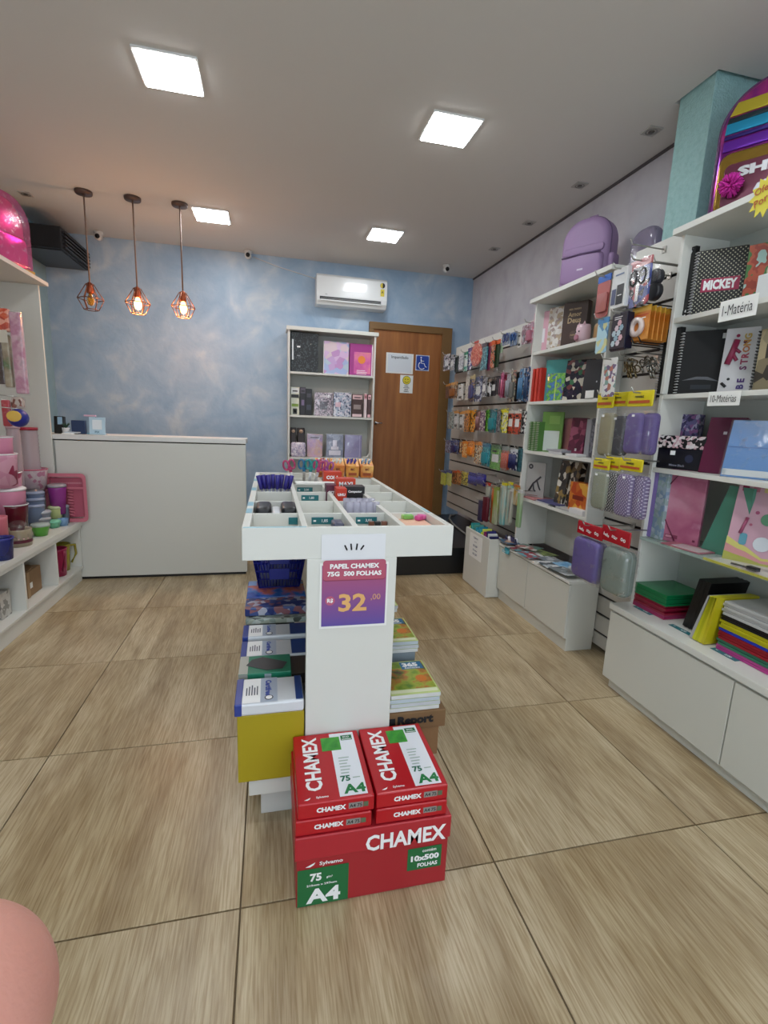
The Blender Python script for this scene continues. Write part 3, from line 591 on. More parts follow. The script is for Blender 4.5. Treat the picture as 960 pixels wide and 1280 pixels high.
for k, (c, dx, dy) in enumerate(ERS):
    solo(MB().slab(rrect(.05, .022, .006), .028, mat(c, .5), r=.005), 'eraser', '%s eraser lying in the front right cell of the tray' % ['green', 'deep pink', 'indigo', 'light pink', 'navy', 'pale green', 'salmon'][k], 'eraser', (at(520, 646, 2, 1.315).x+dx*.8, at(520, 646, 2, 1.315).y+dy+.02, 1.302), rz=k*.7)
solo(MB().box(-.084, .084, -.145, .145, 0, .075, mat('#e6b69c', .5)), 'peach_box', 'peach coloured shallow box filling the front right tray cell', 'box', (cc(3, 0)[0]+.0, cc(3, 0)[1], ZT0+.0205))
for k in range(4): solo(MB().box(-.012, .012, -.01, .01, 0, .075, mat(['#6b3f2a', '#222222', '#7a5040', '#333'][k] if k < 3 else '#2c2c34', .5)), 'pencil_sharpener', 'small %s sharpener in the front cell of the third tray column' % ['brown', 'black', 'tan', 'charcoal'][k], 'sharpener', (at(478, 654, 2, 1.30).x-.045+.03*k, at(478, 654, 2, 1.30).y+.03, ZB+.001))
solo(MB().slab(rrect(.05, .06, .012), .10, mat('#4a4c62', .3), r=.01), 'dark_case', 'small dark case at the front right of the second tray column', 'case', (1.40, -3.50, ZB+.03))
# signs on the column
def yfront(px, ax=IY0-.006): return ry(*px, ax)
xc, w_, z_, h_ = ry(402, 701, 482, 781, -3.657)
t = thing('price_poster', 'purple and pink price poster for paper reams on the front of the column', 'price sign', (xc, -3.657, z_))
pm = bpy.data.materials.new('poster_print'); pm.use_nodes = True; nt = pm.node_tree; b_ = nt.nodes['Principled BSDF']; b_.inputs['Roughness'].default_value = .35
tc_ = nt.nodes.new('ShaderNodeTexCoord'); sx_ = nt.nodes.new('ShaderNodeSeparateXYZ'); r_ = nt.nodes.new('ShaderNodeValToRGB'); mr = nt.nodes.new('ShaderNodeMapRange'); mr.inputs['From Max'].default_value = h_*S
r_.color_ramp.elements[0].color = lin('#5b4a9c'); r_.color_ramp.elements[1].color = lin('#a04a78'); r_.color_ramp.elements[1].position = .75
nt.links.new(tc_.outputs['Object'], sx_.inputs[0]); nt.links.new(sx_.outputs['Z'], mr.inputs['Value']); nt.links.new(mr.outputs[0], r_.inputs['Fac']); nt.links.new(r_.outputs[0], b_.inputs['Base Color'])
MB().box(-w_/2-.008, w_/2+.008, 0, .002, -.01, h_*.97, PAPER).build('paper', t)
MB().patch(-w_/2, w_/2, 0, h_*.94, pm, -.001).build('background', t)
mb = MB(); mb.shape(rrect(w_*.97, h_*.30, .012), mat('#8c2f52', .35), -.0017, 0, h_*.70); mb.shape(rrect(w_*.97, h_*.30, .012), mat('#b24c66', .35), -.002, 0, h_*.715)
mb.build('title_banner', t)
mb = MB(); mb.text('PAPEL CHAMEX', 0, h_*.925, WINK, h=h_*.075, w=w_*.76, bold=.045); mb.text('75G  500 FOLHAS', 0, h_*.81, WINK, h=h_*.075, w=w_*.84, bold=.045)
Y2 = mat('#e2ad6a', .4); mb.text('32', -w_*.02, h_*.36, Y2, h=h_*.28, w=w_*.44, bold=.03, y=-.003); mb.text(',00', w_*.34, h_*.43, mat('#c9907c', .4), h=h_*.11, bold=.02)
mb.shape(circle(w_*.075, 14), mat('#bb5878', .4), -.0022, -w_*.37, h_*.40); mb.text('R$', -w_*.37, h_*.40, WINK, h=h_*.07, bold=.04)
mb.build('lettering', t)
xc, w_, z_, h_ = ry(402, 668, 482, 700, -3.657)
mb = MB().box(-w_/2, w_/2, 0, .002, 0, h_, mat('#e2e3e6', .5))
for k, (x, a, l) in enumerate(((-.028, .45, .022), (-.010, .12, .026), (.010, -.12, .026), (.028, -.6, .022))):
    mb.tube([(x, -.002, .042), (x-math.sin(a)*l, -.002, .042+math.cos(a)*l)], .0035, INK, 5)
solo(mb, 'burst_mark_paper', 'small white paper with four black burst strokes on the tray front', 'paper', (xc, -3.654, z_))

# left side stock on the island
yb = thing('yellow_carton', 'plain yellow carton under the towel packs at the left of the column', 'carton', (1.113, -3.50, .231))
MB().box(-.138, .135, -.15, .15, 0, .31, mat('#a8960c', .5)).build('carton', yb, bev=.003)
PK = mat('#d7dade', .25)
def towel(y0, z, depth, label, tilt=0, xr=.21):
    t = thing('paper_towel_pack', label, 'paper towel pack', (1.113, y0, z), rot=(tilt, 0, 0))
    b = MB(); b.box(-.145, xr, 0, depth, 0, .055, PK); b.build('pack', t, bev=.01)
    b = MB(); b.box(-.148, -.118, -.003, depth+.003, .003, .0565, mat('#2a3f8f', .3)); b.build('blue_edge', t, bev=.004)
    b = MB(); b.top(-.117, -.045, .005, depth-.005, .0562, WINK); b.top(-.045, .025, .005, depth-.005, .0564, mat('#aab4c4', .3)); b.top(.10, xr-.004, .005, depth-.005, .0566, mat('#22407e', .3))
    b.text('Certifree', -.012, depth*.55, mat('#2f4aa0', .4), w=depth*.62, rot=-PI/2, plane='xy', y=.058, bold=.05)
    for k in range(5): b.top(-.105+.011*k, -.100+.011*k, depth*.3, depth*(.6+.05*(k % 3)), .0572, mat('#555a66', .5))
    b.add([(-.01+.018*math.cos(a), depth*.17+.018*math.sin(a), .058) for a in [2*PI*i/12 for i in range(12)]], [tuple(range(12))], INK)
    b.add([(-.01+.014*math.cos(a), depth*.17+.014*math.sin(a), .0585) for a in [2*PI*i/12 for i in range(12)]], [tuple(range(12))], WINK)
    b.build('print', t)
towel(-3.655, .542, .20, 'white and blue paper towel pack nearest the camera, on the yellow carton', xr=.134)
t = thing('umbrella_box', 'green box with a dark umbrella picture between the paper towel packs', 'box', (1.113, -3.43, .542))
MB().box(-.145, .09, 0, .17, 0, .065, mat('#1f7a5c', .35)).build('carton', t, bev=.003)
MB().box(.091, .21, 0, .17, 0, .05, mat('#2a2622', .4)).build('dark_end', t)
b = MB(); b.top(-.144, -.105, .0, .17, .0656, mat('#b9b9b0', .5)); b.patch(-.144, -.105, .001, .064, mat('#9a9a92', .5), -.001); b.patch(-.03, .0, .001, .06, mat('#9aa8b0', .5), -.001)
b.add([(-.115, .075, .067), (-.02, .02, .067), (.05, .025, .067), (.075, .085, .067), (-.04, .15, .067), (-.09, .13, .067)], [(0, 1, 2, 3, 4, 5)], mat('#3b3d40', .5)); b.build('print', t)
towel(-3.245, .542, .17, 'white and blue paper towel pack directly behind the umbrella box')
towel(-3.05, .555, .15, 'white and blue paper towel pack farthest back')
MBx = MB().box(-.138, .135, 0, .56, 0, .30, mat('#8a8478', .6)); solo(MBx, 'carton', 'grey carton standing under the rear packs left of the column', 'carton', (1.113, -3.335, .231), bev=.003)
t = thing('leaflet_pack', 'flat clear pack of printed black and white sheets left of the column', 'pack', (1.113, -2.87, .60))
MB().box(-.14, .21, 0, .17, 0, .03, pmat(['#b9c4bc', '#8d9a90', '#aab0a0', '#5a6058', '#c8ccc4'], 22, .3, 3, stretch=(1, 2.4, 1))).build('sheets', t, bev=.003)
b = MB(); b.top(-.125, -.085, .04, .15, .0307, mat('#2a2c34', .4)); b.lines(0, .1, 0, 0, 1, INK); b.build('print', t)
solo(MB().box(-.14, .135, 0, .62, 0, .36, mat('#51504c', .6)), 'carton', 'dark carton supporting the blue packs and baskets left of the column', 'carton', (1.113, -2.77, .231), bev=.003)
t = thing('blue_pack', 'flat blue shrink wrapped pack under the shopping baskets', 'pack', (1.113, -2.66, .594))
MB().box(-.145, .21, 0, .30, 0, .09, pmat(['#16348a', '#1c45a8', '#3c70c0', '#c86a50', '#1c2c70'], 7, .25, 2, 'soft')).build('pack', t, bev=.01)
b = MB(); b.patch(-.14, -.05, .02, .07, mat('#c88a74', .4), -.002); b.top(-.14, -.09, .2, .29, .0915, mat('#7c9cd0', .4)); b.build('print', t)
solo(MB().box(-.145, .21, 0, .16, 0, .05, pmat(['#1c2c70', '#8f5a60', '#3c508a', '#b8b8c8'], 20, .3, 6)), 'blue_pack', 'thin dark blue pack in front of the blue shrink wrapped pack', 'pack', (1.113, -2.83, .632), bev=.006)
def basket(z, lb, y0=-2.53):
    t = thing('shopping_basket', lb, 'basket', (1.165, y0, z), group='blue shopping baskets under the tray')
    BL = mat('#0e1a86', .35); m = MB(); w0, w1, d0, d1, h = .125, .165, .17, .20, .22
    def wall(a, b_, c, d_):  # a,b bottom; c,d top corners -> slatted wall
        n = 14
        for i in range(n+1):
            f = i/n; p = Vector(a).lerp(Vector(b_), f); q = Vector(d_).lerp(Vector(c), f)
            m.tube([p, q], .0032, BL, 4)
        for f in (0, .25, .5, .75, 1): m.tube([Vector(a).lerp(Vector(d_), f), Vector(b_).lerp(Vector(c), f)], .004, BL, 4)
    A = [(-w0, 0+.02, 0), (w0, .02, 0), (w0, 2*d0, 0), (-w0, 2*d0, 0)]; B = [(-w1, 0, h), (w1, 0, h), (w1, 2*d1, h), (-w1, 2*d1, h)]
    for i in range(4): j = (i+1) % 4; wall(A[i], A[j], B[j], B[i])
    o = m.build('lattice_wall', t)
    MB().box(-w0, w0, .02, 2*d0, -.004, .004, BL).build('bottom', t)
    m = MB(); m.tube([(p[0]*1.05, p[1]*1.02-.006, p[2]) for p in B], .011, BL, 6, closed=True); m.build('rim', t)
    m = MB(); m.box(-.06, .06, -.012, -.002, .06, .13, BL); m.build('front_plate', t)
    m = MB(); m.tube([(-w1, .2, h), (-w1*.9, .05, h+.012), (w1*.9, .05, h+.012), (w1, .2, h)], .006, BL, 6); m.build('handle', t)
basket(.69, 'dark blue plastic shopping basket, lower one of the stack under the tray')
basket(.79, 'dark blue plastic shopping basket nested on top of the stack under the tray')
# right side stock
GB = pmat(['#5e8a1c', '#86a028', '#a8b03a', '#c07028', '#6a7a20', '#5a3a24'], 15, .35, 3, 'soft')
def colouring(x, y, z, n, label0, rz=0):
    for k in range(n):
        t = thing('colouring_book', label0 % ORD[k], 'book', (x+.004*(k % 2), y, z+.021*k), rz, group=None)
        MB().box(0, .235, 0, .30, 0, .019, mat(['#d4d6d4', '#c2c6ca', '#b9c4cc'][k % 3], .4)).build('pages', t, bev=.002)
        b = MB(); b.top(0, .235, 0, .30, .0200, mat('#c8d88a', .4)); b.top(.006, .228, .045, .294, .0203, GB); b.top(.006, .228, .015, .040, .0203, mat('#e8ecc8', .4))
        b.top(.11, .222, .22, .290, .0206, mat('#1f6f9c', .4)); b.text('365', .16, .262, WINK, h=.04, w=.08, plane='xy', y=.0209, bold=.06); b.text('Atividades', .165, .232, WINK, w=.08, plane='xy', y=.0209)
        b.add([(.18+.028*math.cos(a), .13+.03*math.sin(a), .0207) for a in [2*PI*i/12 for i in range(12)]], [tuple(range(12))], mat('#d87a1c', .4))
        b.build('cover', t)
t = thing('kraft_carton', 'brown kraft carton with black lettering on the right of the column', 'carton', (1.625, -3.62, .231))
MB().box(0, .245, 0, .32, 0, .15, CARD).build('carton', t, bev=.003); MB().box(0, .27, -.012, .33, .150, .235, mat('#7a5c3c', .75, noise=.1, nscale=20)).build('lid', t, bev=.003)
MB().text('Report', .125, .195, INK, h=.055, w=.17, bold=.06, y=-.0145).patch(-.0, .03, .17, .215, INK, -.0143).build('lettering', t)
colouring(1.630, -3.62, .467, 4, 'green animal colouring book on the kraft carton, %s from the bottom of the stack')
solo(MB().box(0, .22, 0, .62, 0, .34, mat('#7d8a92', .6)), 'carton', 'grey blue carton under the rear stack of colouring books right of the column', 'carton', (1.63, -3.27, .231), bev=.003)
colouring(1.628, -3.27, .572, 3, 'green animal colouring book in the middle stack right of the column, %s from the bottom')
for k in range(3): solo(MB().box(0, .19, 0, .25, 0, .025, mat(['#3a5a88', '#6f8aa8', '#c0cc9c'][k], .4)), 'exercise_book', ['dark blue', 'grey blue', 'pale green'][k]+' exercise book in the rear stack right of the column', 'book', (1.63, -2.93, .572+.027*k))
colouring(1.60, -2.93, .654, 2, 'wrapped green book at the rear right of the column, %s from the bottom')

# ------------------------------------------------------------------ paper reams
RED = mat('#b5121f', .28); REDB = mat('#a4202a', .4); GRN = mat('#186a3a', .35)
def ream(x, y, z, label):
    t = thing('paper_ream', label, 'paper ream', (x, y, z), group=None)
    w, d, h = .274, .38, .062
    MB().box(0, w, 0, d, 0, h, RED).build('wrapper', t, bev=.005)
    b = MB()
    b.top(.150, .252, .012, .368, h+.0006, mat('#e6e8ee', .3)); b.top(.112, .190, .262, .345, h+.0012, pmat(['#1f7a24', '#3f9a2e', '#2c8a28', '#5cb03c'], 14, .35, 2, 'soft')); b.top(.196, .243, .318, .350, h+.0012, GRN)
    b.text('75', .182, .098, mat('#1d6a50', .4), h=.030, plane='xy', y=h+.0015, bold=.04); b.text('A4', .208, .045, mat('#12783c', .4), h=.046, w=.082, plane='xy', y=h+.0015, bold=.04)
    for k in range(6): b.top(.170, .20+.006*(k % 3), .125+.017*k, .130+.017*k, h+.0014, mat('#9fb4a8', .4))
    b.top(.210, .238, .096, .101, h+.0014, mat('#9fb4a8', .4))
    b.text('ECO', .219, .338, WINK, h=.010, plane='xy', y=h+.0018); b.top(.20, .24, .322, .326, h+.0016, WINK)
    b.build('top_label', t)
    b = MB(); b.text('CHAMEX', .064, .205, WINK, h=.062, w=.30, rot=PI/2, plane='xy', y=h+.001, bold=.03); b.text('Sylvamo', .088, .022, WINK, h=.013, plane='xy', y=h+.001)
    b.add([(.022, .016, h+.001), (.046, .026, h+.001), (.042, .018, h+.001), (.034, .014, h+.001)], [(0, 1, 2, 3)][:1], WINK)
    b.text('CHAMEX', .118, h*.5, WINK, h=.020, w=.105, y=-.0012, bold=.05); b.patch(.180, .232, h*.32, h*.70, mat('#8f8a86', .4), -.0008); b.text('A4 75', .206, h*.5, INK, h=.014, y=-.0012); b.patch(.234, .252, h*.34, h*.66, mat('#5a6a50', .4), -.0008)
    b.build('lettering', t); return t
for k, (x, z, lb) in enumerate(((1.201, .3035, 'red paper ream at the left of the lower layer on the red box'), (1.201, .3675, 'red paper ream on top of the left pile'), (1.483, .3045, 'red paper ream at the right of the lower layer on the red box'), (1.483, .3685, 'red paper ream on top of the right pile'))):
    ream(x-(.008 if k == 0 else 0), -4.038-(.003 if k in (0, 2) else 0), z, lb)
t = thing('paper_carton', 'red carton of paper reams on the floor in front of the island', 'carton', (1.197, -4.041, 0))
MB().box(0, .574, 0, .385, 0, .297, REDB).build('carton', t, bev=.004)
MB().box(-.006, .580, -.006, .391, .205, .300, mat('#b0222e', .4)).build('lid', t, bev=.004)
b = MB().text('Sylvamo', .125, .178, WINK, h=.020, w=.085, y=-.002); b.add([(.032, -.002, .172), (.068, -.002, .188), (.062, -.002, .178), (.048, -.002, .170)], [(0, 1, 2, 3)], WINK); b.build('maker_lettering', t)
b = MB(); b.text('CHAMEX', .405, .236, WINK, h=.068, w=.31, bold=.03, y=-.0075)
b.build('lettering', t)
b = MB(); b.patch(.004, .19, .004, .162, GRN, -.0015); b.text('75', .070, .125, WINK, h=.034, bold=.04, y=-.003); b.text('g/m²', .12, .118, WINK, h=.012, y=-.003); b.text('210mm x 297mm', .092, .092, WINK, h=.009, w=.11, y=-.003); b.text('A4', .098, .045, WINK, h=.062, w=.125, bold=.04, y=-.003)
b.build('size_label', t)
b = MB(); b.patch(.415, .550, .078, .175, GRN, -.0015); b.text('contém', .50, .160, WINK, h=.013, y=-.003); b.text('10x500', .484, .130, WINK, h=.026, w=.112, bold=.05, y=-.003); b.text('FOLHAS', .495, .098, WINK, h=.018, w=.08, bold=.04, y=-.003)
b.build('quantity_label', t)

# ------------------------------------------------------------------ slatwalls on the right
SLX = 3.65; SLAT = mat('#b6b3ac', .3); GROOVE = mat('#1c1a1a', .6)
GZ = [.168+.152*k for k in range(20)]
def slatwall(y0, y1, z0, z1, label):
    t = thing('slatwall', label, 'slatwall', (SLX, (y0+y1)/2, z0)); h = (y1-y0)/2
    MB().box(.012, .06, -h, h, 0, z1-z0, GROOVE).build('backing', t)
    gs = [g for g in GZ if z0+.03 < g < z1-.1]; e = [z0]+gs+[z1]
    for k in range(len(e)-1):
        a = e[k]+(.010 if k else 0)-z0; b = e[k+1]-(.010 if k < len(e)-2 else 0)-z0
        MB().box(0, .02, -h, h, a, b, SLAT if k < len(e)-2 else WHITE).build('slat', t)
slatwall(-1.20, 1.15, .55, 2.79, 'far white slatwall panel between the door corner and the tall shelf unit')
slatwall(-2.86, -2.29, .06, 3.0, 'narrow white slatwall panel between the two tall shelf units')
WIRE = mat('#b8b6b0', .3, .8)
def hook(y, z, x1, group, label, m=WIRE, tagged=False):
    t = MB(); t.box(SLX-x1-.012, SLX-x1, -.02, .02, -.02, .02, m) if 0 else None
    t = MB(); L_ = SLX-x1
    t.box(-.008, 0, -.016, .016, -.02, .02, m); t.tube([(-.004, 0, 0), (-L_, 0, .006), (-L_-.02, 0, .035)], .0045, m, 5)
    solo(t, 'display_hook', label, 'hook', (SLX, y, z), group=group)

def pack(px, c, label, base, pal=None, hdr=None, style='card', thick=.03, group=None, cat='packaging', name='hanging_pack', tilt=0, sc=30, seed=0):
    """blister card or bag hanging on a hook, front facing the room"""
    yc, w_, z_, h_ = rx(*px, c)
    t = thing(name, label, cat, (c, yc, z_), RW+tilt, group)
    cm_ = pmat(pal, sc, .35, seed) if pal else mat(base, .35)
    hh = h_*.16 if hdr else 0
    if style == 'round':
        MB().slab([(p[0], p[1]+h_/2) for p in [(w_/2*math.cos(a), h_/2*math.sin(a)) for a in [2*PI*i/20 for i in range(20)]]], .03, cm_, r=.012).build('bag', t)
        MB().slab(rrect(w_*.4, .03, .008), .005, mat(base, .4), z0=h_*.97).build('tab', t)
    else:
        MB().slab(rrect(w_, h_-hh, min(.012, w_*.2), 2), .006, cm_).build('card', t)
        if hdr:
            MB().slab(rrect(w_, hh, min(.006, w_*.1), 2), .007, mat(hdr, .35), y0=-.001, z0=h_-hh).build('header', t)
        b = MB()
        if style == 'pens':
            n = max(2, int(w_/.022))
            for i in range(n): b.tube([(-w_/2+w_*(i+.5)/n, -.012, h_*.08), (-w_/2+w_*(i+.5)/n, -.012, h_*.72)], w_/n*.33, mat(base, .3), 6)
        elif style == 'scissors':
            for s in (-1, 1): b.tube([(s*w_*.2+w_*.16*math.cos(a), -.008, h_*.62+w_*.24*math.sin(a)) for a in [2*PI*i/8 for i in range(8)]], w_*.05, mat(base, .3), 5, closed=True)
            b.box(-w_*.08, w_*.08, -.008, -.002, h_*.1, h_*.52, CHROME)
        elif style == 'blob': b.slab(rrect(w_*.7, h_*.5, min(w_, h_)*.15), thick, mat(base, .3), r=.006, y0=-thick+.002, z0=h_*.12)
        elif style == 'box': b.box(-w_*.42, w_*.42, -thick, 0, h_*.06, h_*.80, cm_)
        elif style == 'label': b.patch(-w_*.32, w_*.32, h_*.3, h_*.62, mat('#d8d8d6', .4), -.001); b.patch(-w_*.25, w_*.25, h_*.1, h_*.24, mat(base, .4), -.001); b.patch(-w_*.3, w_*.1, h_*.7, h_*.78, INK, -.001)
        if b.V: b.build({'pens': 'pens', 'scissors': 'scissors', 'blob': 'blister', 'box': 'tray', 'label': 'print'}.get(style, 'insert'), t)
    MB().slab(rrect(w_*1.04, h_*1.0, .006, 1), .002, CLEAR, y0=-thick*.6-.01 if style in ('pens', 'box') else -.014).build('clear_front', t) if w_ > .16 else None
    return t, yc, z_+h_
FX = 3.47
ROWS = [
 ('top', [((555, 443, 562, 463), 'black and white', '#1c1c20', ['#d8d8da', '#1c1c20', '#b8a8b0'], None, 'label'), ((562.5, 444, 568, 463), 'pale grey', '#777', ['#d0cfd4', '#a0a0a8', '#1c1c20'], None, 'label'), ((568.5, 446, 573, 465), 'dark green', '#1f2a28', ['#1f2a28', '#2c3c38'], None, 'card'),
   ((573.5, 442, 579, 462), 'grey speckled', '#888', ['#b8b8bc', '#8c8c94', '#d0d0d2'], '#d0d0d0', 'card'), ((579.5, 440, 584, 464), 'white and teal', '#4a9a88', ['#dcdcdc', '#c8d8d0', '#6aa898'], '#3c8c70', 'label'), ((584.5, 435, 590, 462), 'violet and white', '#3a2a78', ['#3a2a78', '#d8d8d8', '#5a48a0'], '#3a2a78', 'card'),
   ((588, 429, 601, 458), 'coral red oval', '#c04a40', ['#c8503c', '#d86a58', '#e0a088', '#c04434'], None, 'round'), ((601.5, 429, 609, 462), 'teal', '#1f5a68', ['#1f5f70', '#2c7484', '#6ab0b8'], '#2a2a40', 'card'), ((609.5, 428, 613, 463), 'plum', '#6a2a50', ['#6a2a50', '#8a3a5c'], '#c05048', 'card'),
   ((613.5, 426, 618, 460), 'orange and green', '#c05828', ['#c06038', '#2a4a30', '#b89080'], '#d06030', 'card'), ((618.5, 425, 624, 459), 'dark green and orange', '#1e3a24', ['#1e3a24', '#26462c'], '#d06030', 'card'), ((624.5, 429, 628, 441), 'small pale green', '#a8c8a0', ['#a8c8a0', '#c0d8b8'], None, 'card'),
   ((628, 417, 637, 431), 'navy handled scissors', '#1c3a78', ['#8a98b0', '#6a7890'], None, 'scissors'), ((638, 415, 646, 432), 'blue handled scissors', '#24508c', ['#8090a8', '#6c7c94'], None, 'scissors'), ((647, 415, 652, 434), 'white', '#222', ['#d8d8d4', '#c8c8c4'], None, 'label'),
   ((652.5, 407, 659, 430), 'grey and pink', '#a08088', ['#b0a0a8', '#c8b8bc', '#907078'], None, 'scissors'), ((659.5, 403, 666, 429), 'mauve and pink', '#a86878', ['#a890a0', '#c07888', '#d0b8c0'], None, 'blob')]),
 ('second', [((557, 480, 562, 498), 'brown', '#4a2c20', ['#4a2c20', '#6a4430'], '#c08030', 'card'), ((562.5, 478, 571, 498), 'orange topped', '#8a5020', ['#8a5a30', '#c0a078', '#4a3020'], '#d08c20', 'blob'), ((572, 480, 579, 500), 'white and black', '#222', ['#dcdad6', '#c8c4bc'], None, 'label'),
   ((582, 472, 586.5, 500), 'beige grey', '#a09a90', ['#a09a90', '#c8c0b4'], None, 'card'), ((587, 469, 593, 502), 'blue grey and yellow', '#4a4870', ['#6a6888', '#a89068', '#3c3c60'], '#b0a078', 'blob'), ((593.5, 471, 602, 502), 'navy and white', '#1f2a50', ['#26305c', '#d0d4dc', '#3a4470'], '#38507c', 'label'),
   ((602.5, 472, 608, 496), 'grey', '#6a6a70', ['#7c7c84', '#c8c8c8', '#5a5a60'], None, 'label'), ((608.5, 474, 613.5, 496), 'black and white', '#202022', ['#202022', '#d8d8d8'], '#8a7868', 'label'), ((614, 472, 620, 495), 'black', '#1c1c1e', ['#1c1c1e', '#38383c'], '#5a5048', 'label'), ((620.5, 471, 625, 493), 'charcoal', '#2a2a2e', ['#2a2a2e', '#44444a'], None, 'card'),
   ((625.5, 465, 629, 497), 'pink', '#b8607c', ['#c8789a', '#b05078'], None, 'pens'), ((629.5, 466, 632.5, 497), 'deep red', '#8c2c44', ['#8c2c44', '#a04058'], None, 'pens'), ((633, 467, 637.5, 498), 'silver grey', '#8c8c92', ['#9a9aa0', '#b8b8bc'], None, 'pens'), ((638, 463, 644, 502), 'grey multicoloured', '#6a6a64', ['#8c8c84', '#c0b8a0', '#4a4a48', '#a07060'], None, 'blob'),
   ((644.5, 465, 648, 502), 'slim black', '#151517', ['#151517', '#2c2c30'], None, 'card'), ((648.5, 461, 654.5, 502), 'blue printed', '#3a6a90', ['#3c6c94', '#6a94b0', '#a8b8c4', '#5a4a50'], None, 'pens'), ((655, 459, 661, 502), 'dark blue printed', '#284468', ['#2c4c78', '#5880a8', '#b0a0a0', '#1c2c48'], None, 'pens')]),
 ('third', [((560.5, 515, 566, 536), 'grey green', '#70807c', ['#80908c', '#a0aca8', '#505c58'], None, 'card'), ((567, 513, 573, 536), 'orange and white', '#333', ['#c8c8c4', '#b0b0ac'], '#d89030', 'label'), ((573.5, 514, 580, 537), 'white with orange top', '#333', ['#d4d2cc', '#a8a49c'], '#d89030', 'label'), ((580.5, 512, 587, 540), 'orange and black', '#d07c18', ['#d88a1c', '#c87818', '#2a2018'], '#dc9428', 'card'), ((587.5, 512, 594, 540), 'bright orange', '#e0901c', ['#e0901c', '#d0b070', '#2a2418', '#d88420'], '#dc9428', 'card'),
   ((594.5, 514, 599.5, 538), 'rose brown', '#8c6060', ['#8c6460', '#a88078'], None, 'pens'), ((600, 512, 606, 539), 'plum dotted', '#583858', ['#583858', '#d8d0c0', '#6a4468'], None, 'card'), ((606.5, 512, 611, 539), 'leaf green', '#4c9a28', ['#4c9a28', '#88b840', '#2c5c20'], None, 'card'), ((611.5, 511, 620, 541), 'turquoise', '#228088', ['#22848c', '#2c949c', '#1c6068'], '#286c78', 'blob'), ((620.5, 513, 625, 540), 'dark grey', '#44444c', ['#44444c', '#888'], None, 'card'),
   ((625.5, 511, 634, 541), 'yellow and white', '#c8c020', ['#d8d8b0', '#e0d830', '#4c5c38', '#d0d0c0'], '#e0d82c', 'card'), ((634.5, 512, 642, 542), 'red and white', '#b84028', ['#b84830', '#c85c40', '#3c2c24'], '#d0ccc4', 'label'), ((642.5, 512, 650.5, 543), 'red and white duplicate', '#b84028', ['#b84830', '#c85c40', '#3c2c24'], '#d0ccc4', 'label'), ((652.5, 514, 657, 542), 'white with black marks', '#111', ['#d8d8d4', '#1c1c20'], None, 'card')]),
 ('fourth', [((557, 550, 564, 566), 'navy', '#2a3670', ['#2a3670', '#8c94b0', '#1c2448'], '#28407c', 'card'), ((564.5, 550, 573, 567), 'blue and black', '#20285c', ['#28306c', '#1c1c28', '#7880a8'], '#2c4890', 'blob'), ((573.5, 552, 577.5, 567), 'brown and orange', '#8c5430', ['#c07838', '#5c3828', '#e0c8a0'], None, 'card'), ((578, 551, 584, 572), 'orange and cream', '#d8842c', ['#d8882c', '#e0c490', '#c87020'], '#dc8020', 'card'), ((584.5, 551, 592.5, 571), 'orange', '#dc7c18', ['#e08820', '#e8b868', '#c86c14'], '#dc8020', 'blob'),
   ((593, 552, 602, 580), 'orange and white', '#302820', ['#dcd8c8', '#3a3028', '#e0d0a8', '#c87c28'], '#e08a20', 'card'), ((602.5, 554, 612, 583), 'turquoise', '#208490', ['#228894', '#1c6874', '#4cacb4'], '#28708c', 'blob'), ((612.5, 556, 625.5, 587), 'leaf green', '#5aa02c', ['#60a430', '#74b43c', '#3c7c24'], '#34682c', 'label'), ((626, 558, 636.5, 588), 'grey and red', '#c05030', ['#c05434', '#909890', '#c8684c'], '#8c9890', 'pens'), ((637, 560, 646, 588), 'white and navy', '#1c2258', ['#242a64', '#d0d0d4', '#1c2048'], '#c8ccd0', 'pens'), ((646.5, 560, 652, 590), 'dark teal', '#285058', ['#285058', '#3c6c74'], None, 'card')]),
 ('fifth', [((551, 588, 557, 606), 'yellow', '#b8bc30', ['#b8bc34', '#c8cc48'], '#28407c', 'card'), ((557.5, 588, 564, 607), 'lighter yellow', '#c0c058', ['#bcc04c', '#c8cc70'], '#28407c', 'card'), ((565, 588, 570, 605), 'red brown', '#6a3820', ['#6a3820', '#b87848', '#3c2418'], '#b84c20', 'card'), ((570.5, 588, 576, 606), 'brown and orange', '#8c5430', ['#8c5430', '#d09858', '#4c3020'], '#c05820', 'card'), ((576.5, 590, 584.5, 606), 'yellow and black', '#b8a81c', ['#c8b824', '#3c3818', '#d8cc48'], '#d8c828', 'card'),
   ((585.5, 591, 596, 606), 'dark blue', '#1c248c', ['#1c2070', '#2c3494'], None, 'pens'), ((596.5, 592, 607, 607), 'indigo', '#241c84', ['#241c70', '#342c94'], None, 'pens')]),
]
for rn, items in ROWS:
    for k, (px, desc, base, pal, hdr, sty) in enumerate(items):
        c_ = FX+.02*((k*7) % 3)
        t, yc, zt = pack(px, c_, '%s pack, %s from the door, %s row of far slatwall' % (desc, ORD[k], rn), base, pal, hdr, sty, group='packs hanging on the far slatwall', sc=75, seed=k+1)
        if k % 2 == 0 or rn in ('third', 'fourth'): hook(yc, zt-.012, c_-.05, 'wire hooks of the far slatwall', 'wire hook, %s row of the far slatwall, holding the %s pack' % (rn, ORD[k]))
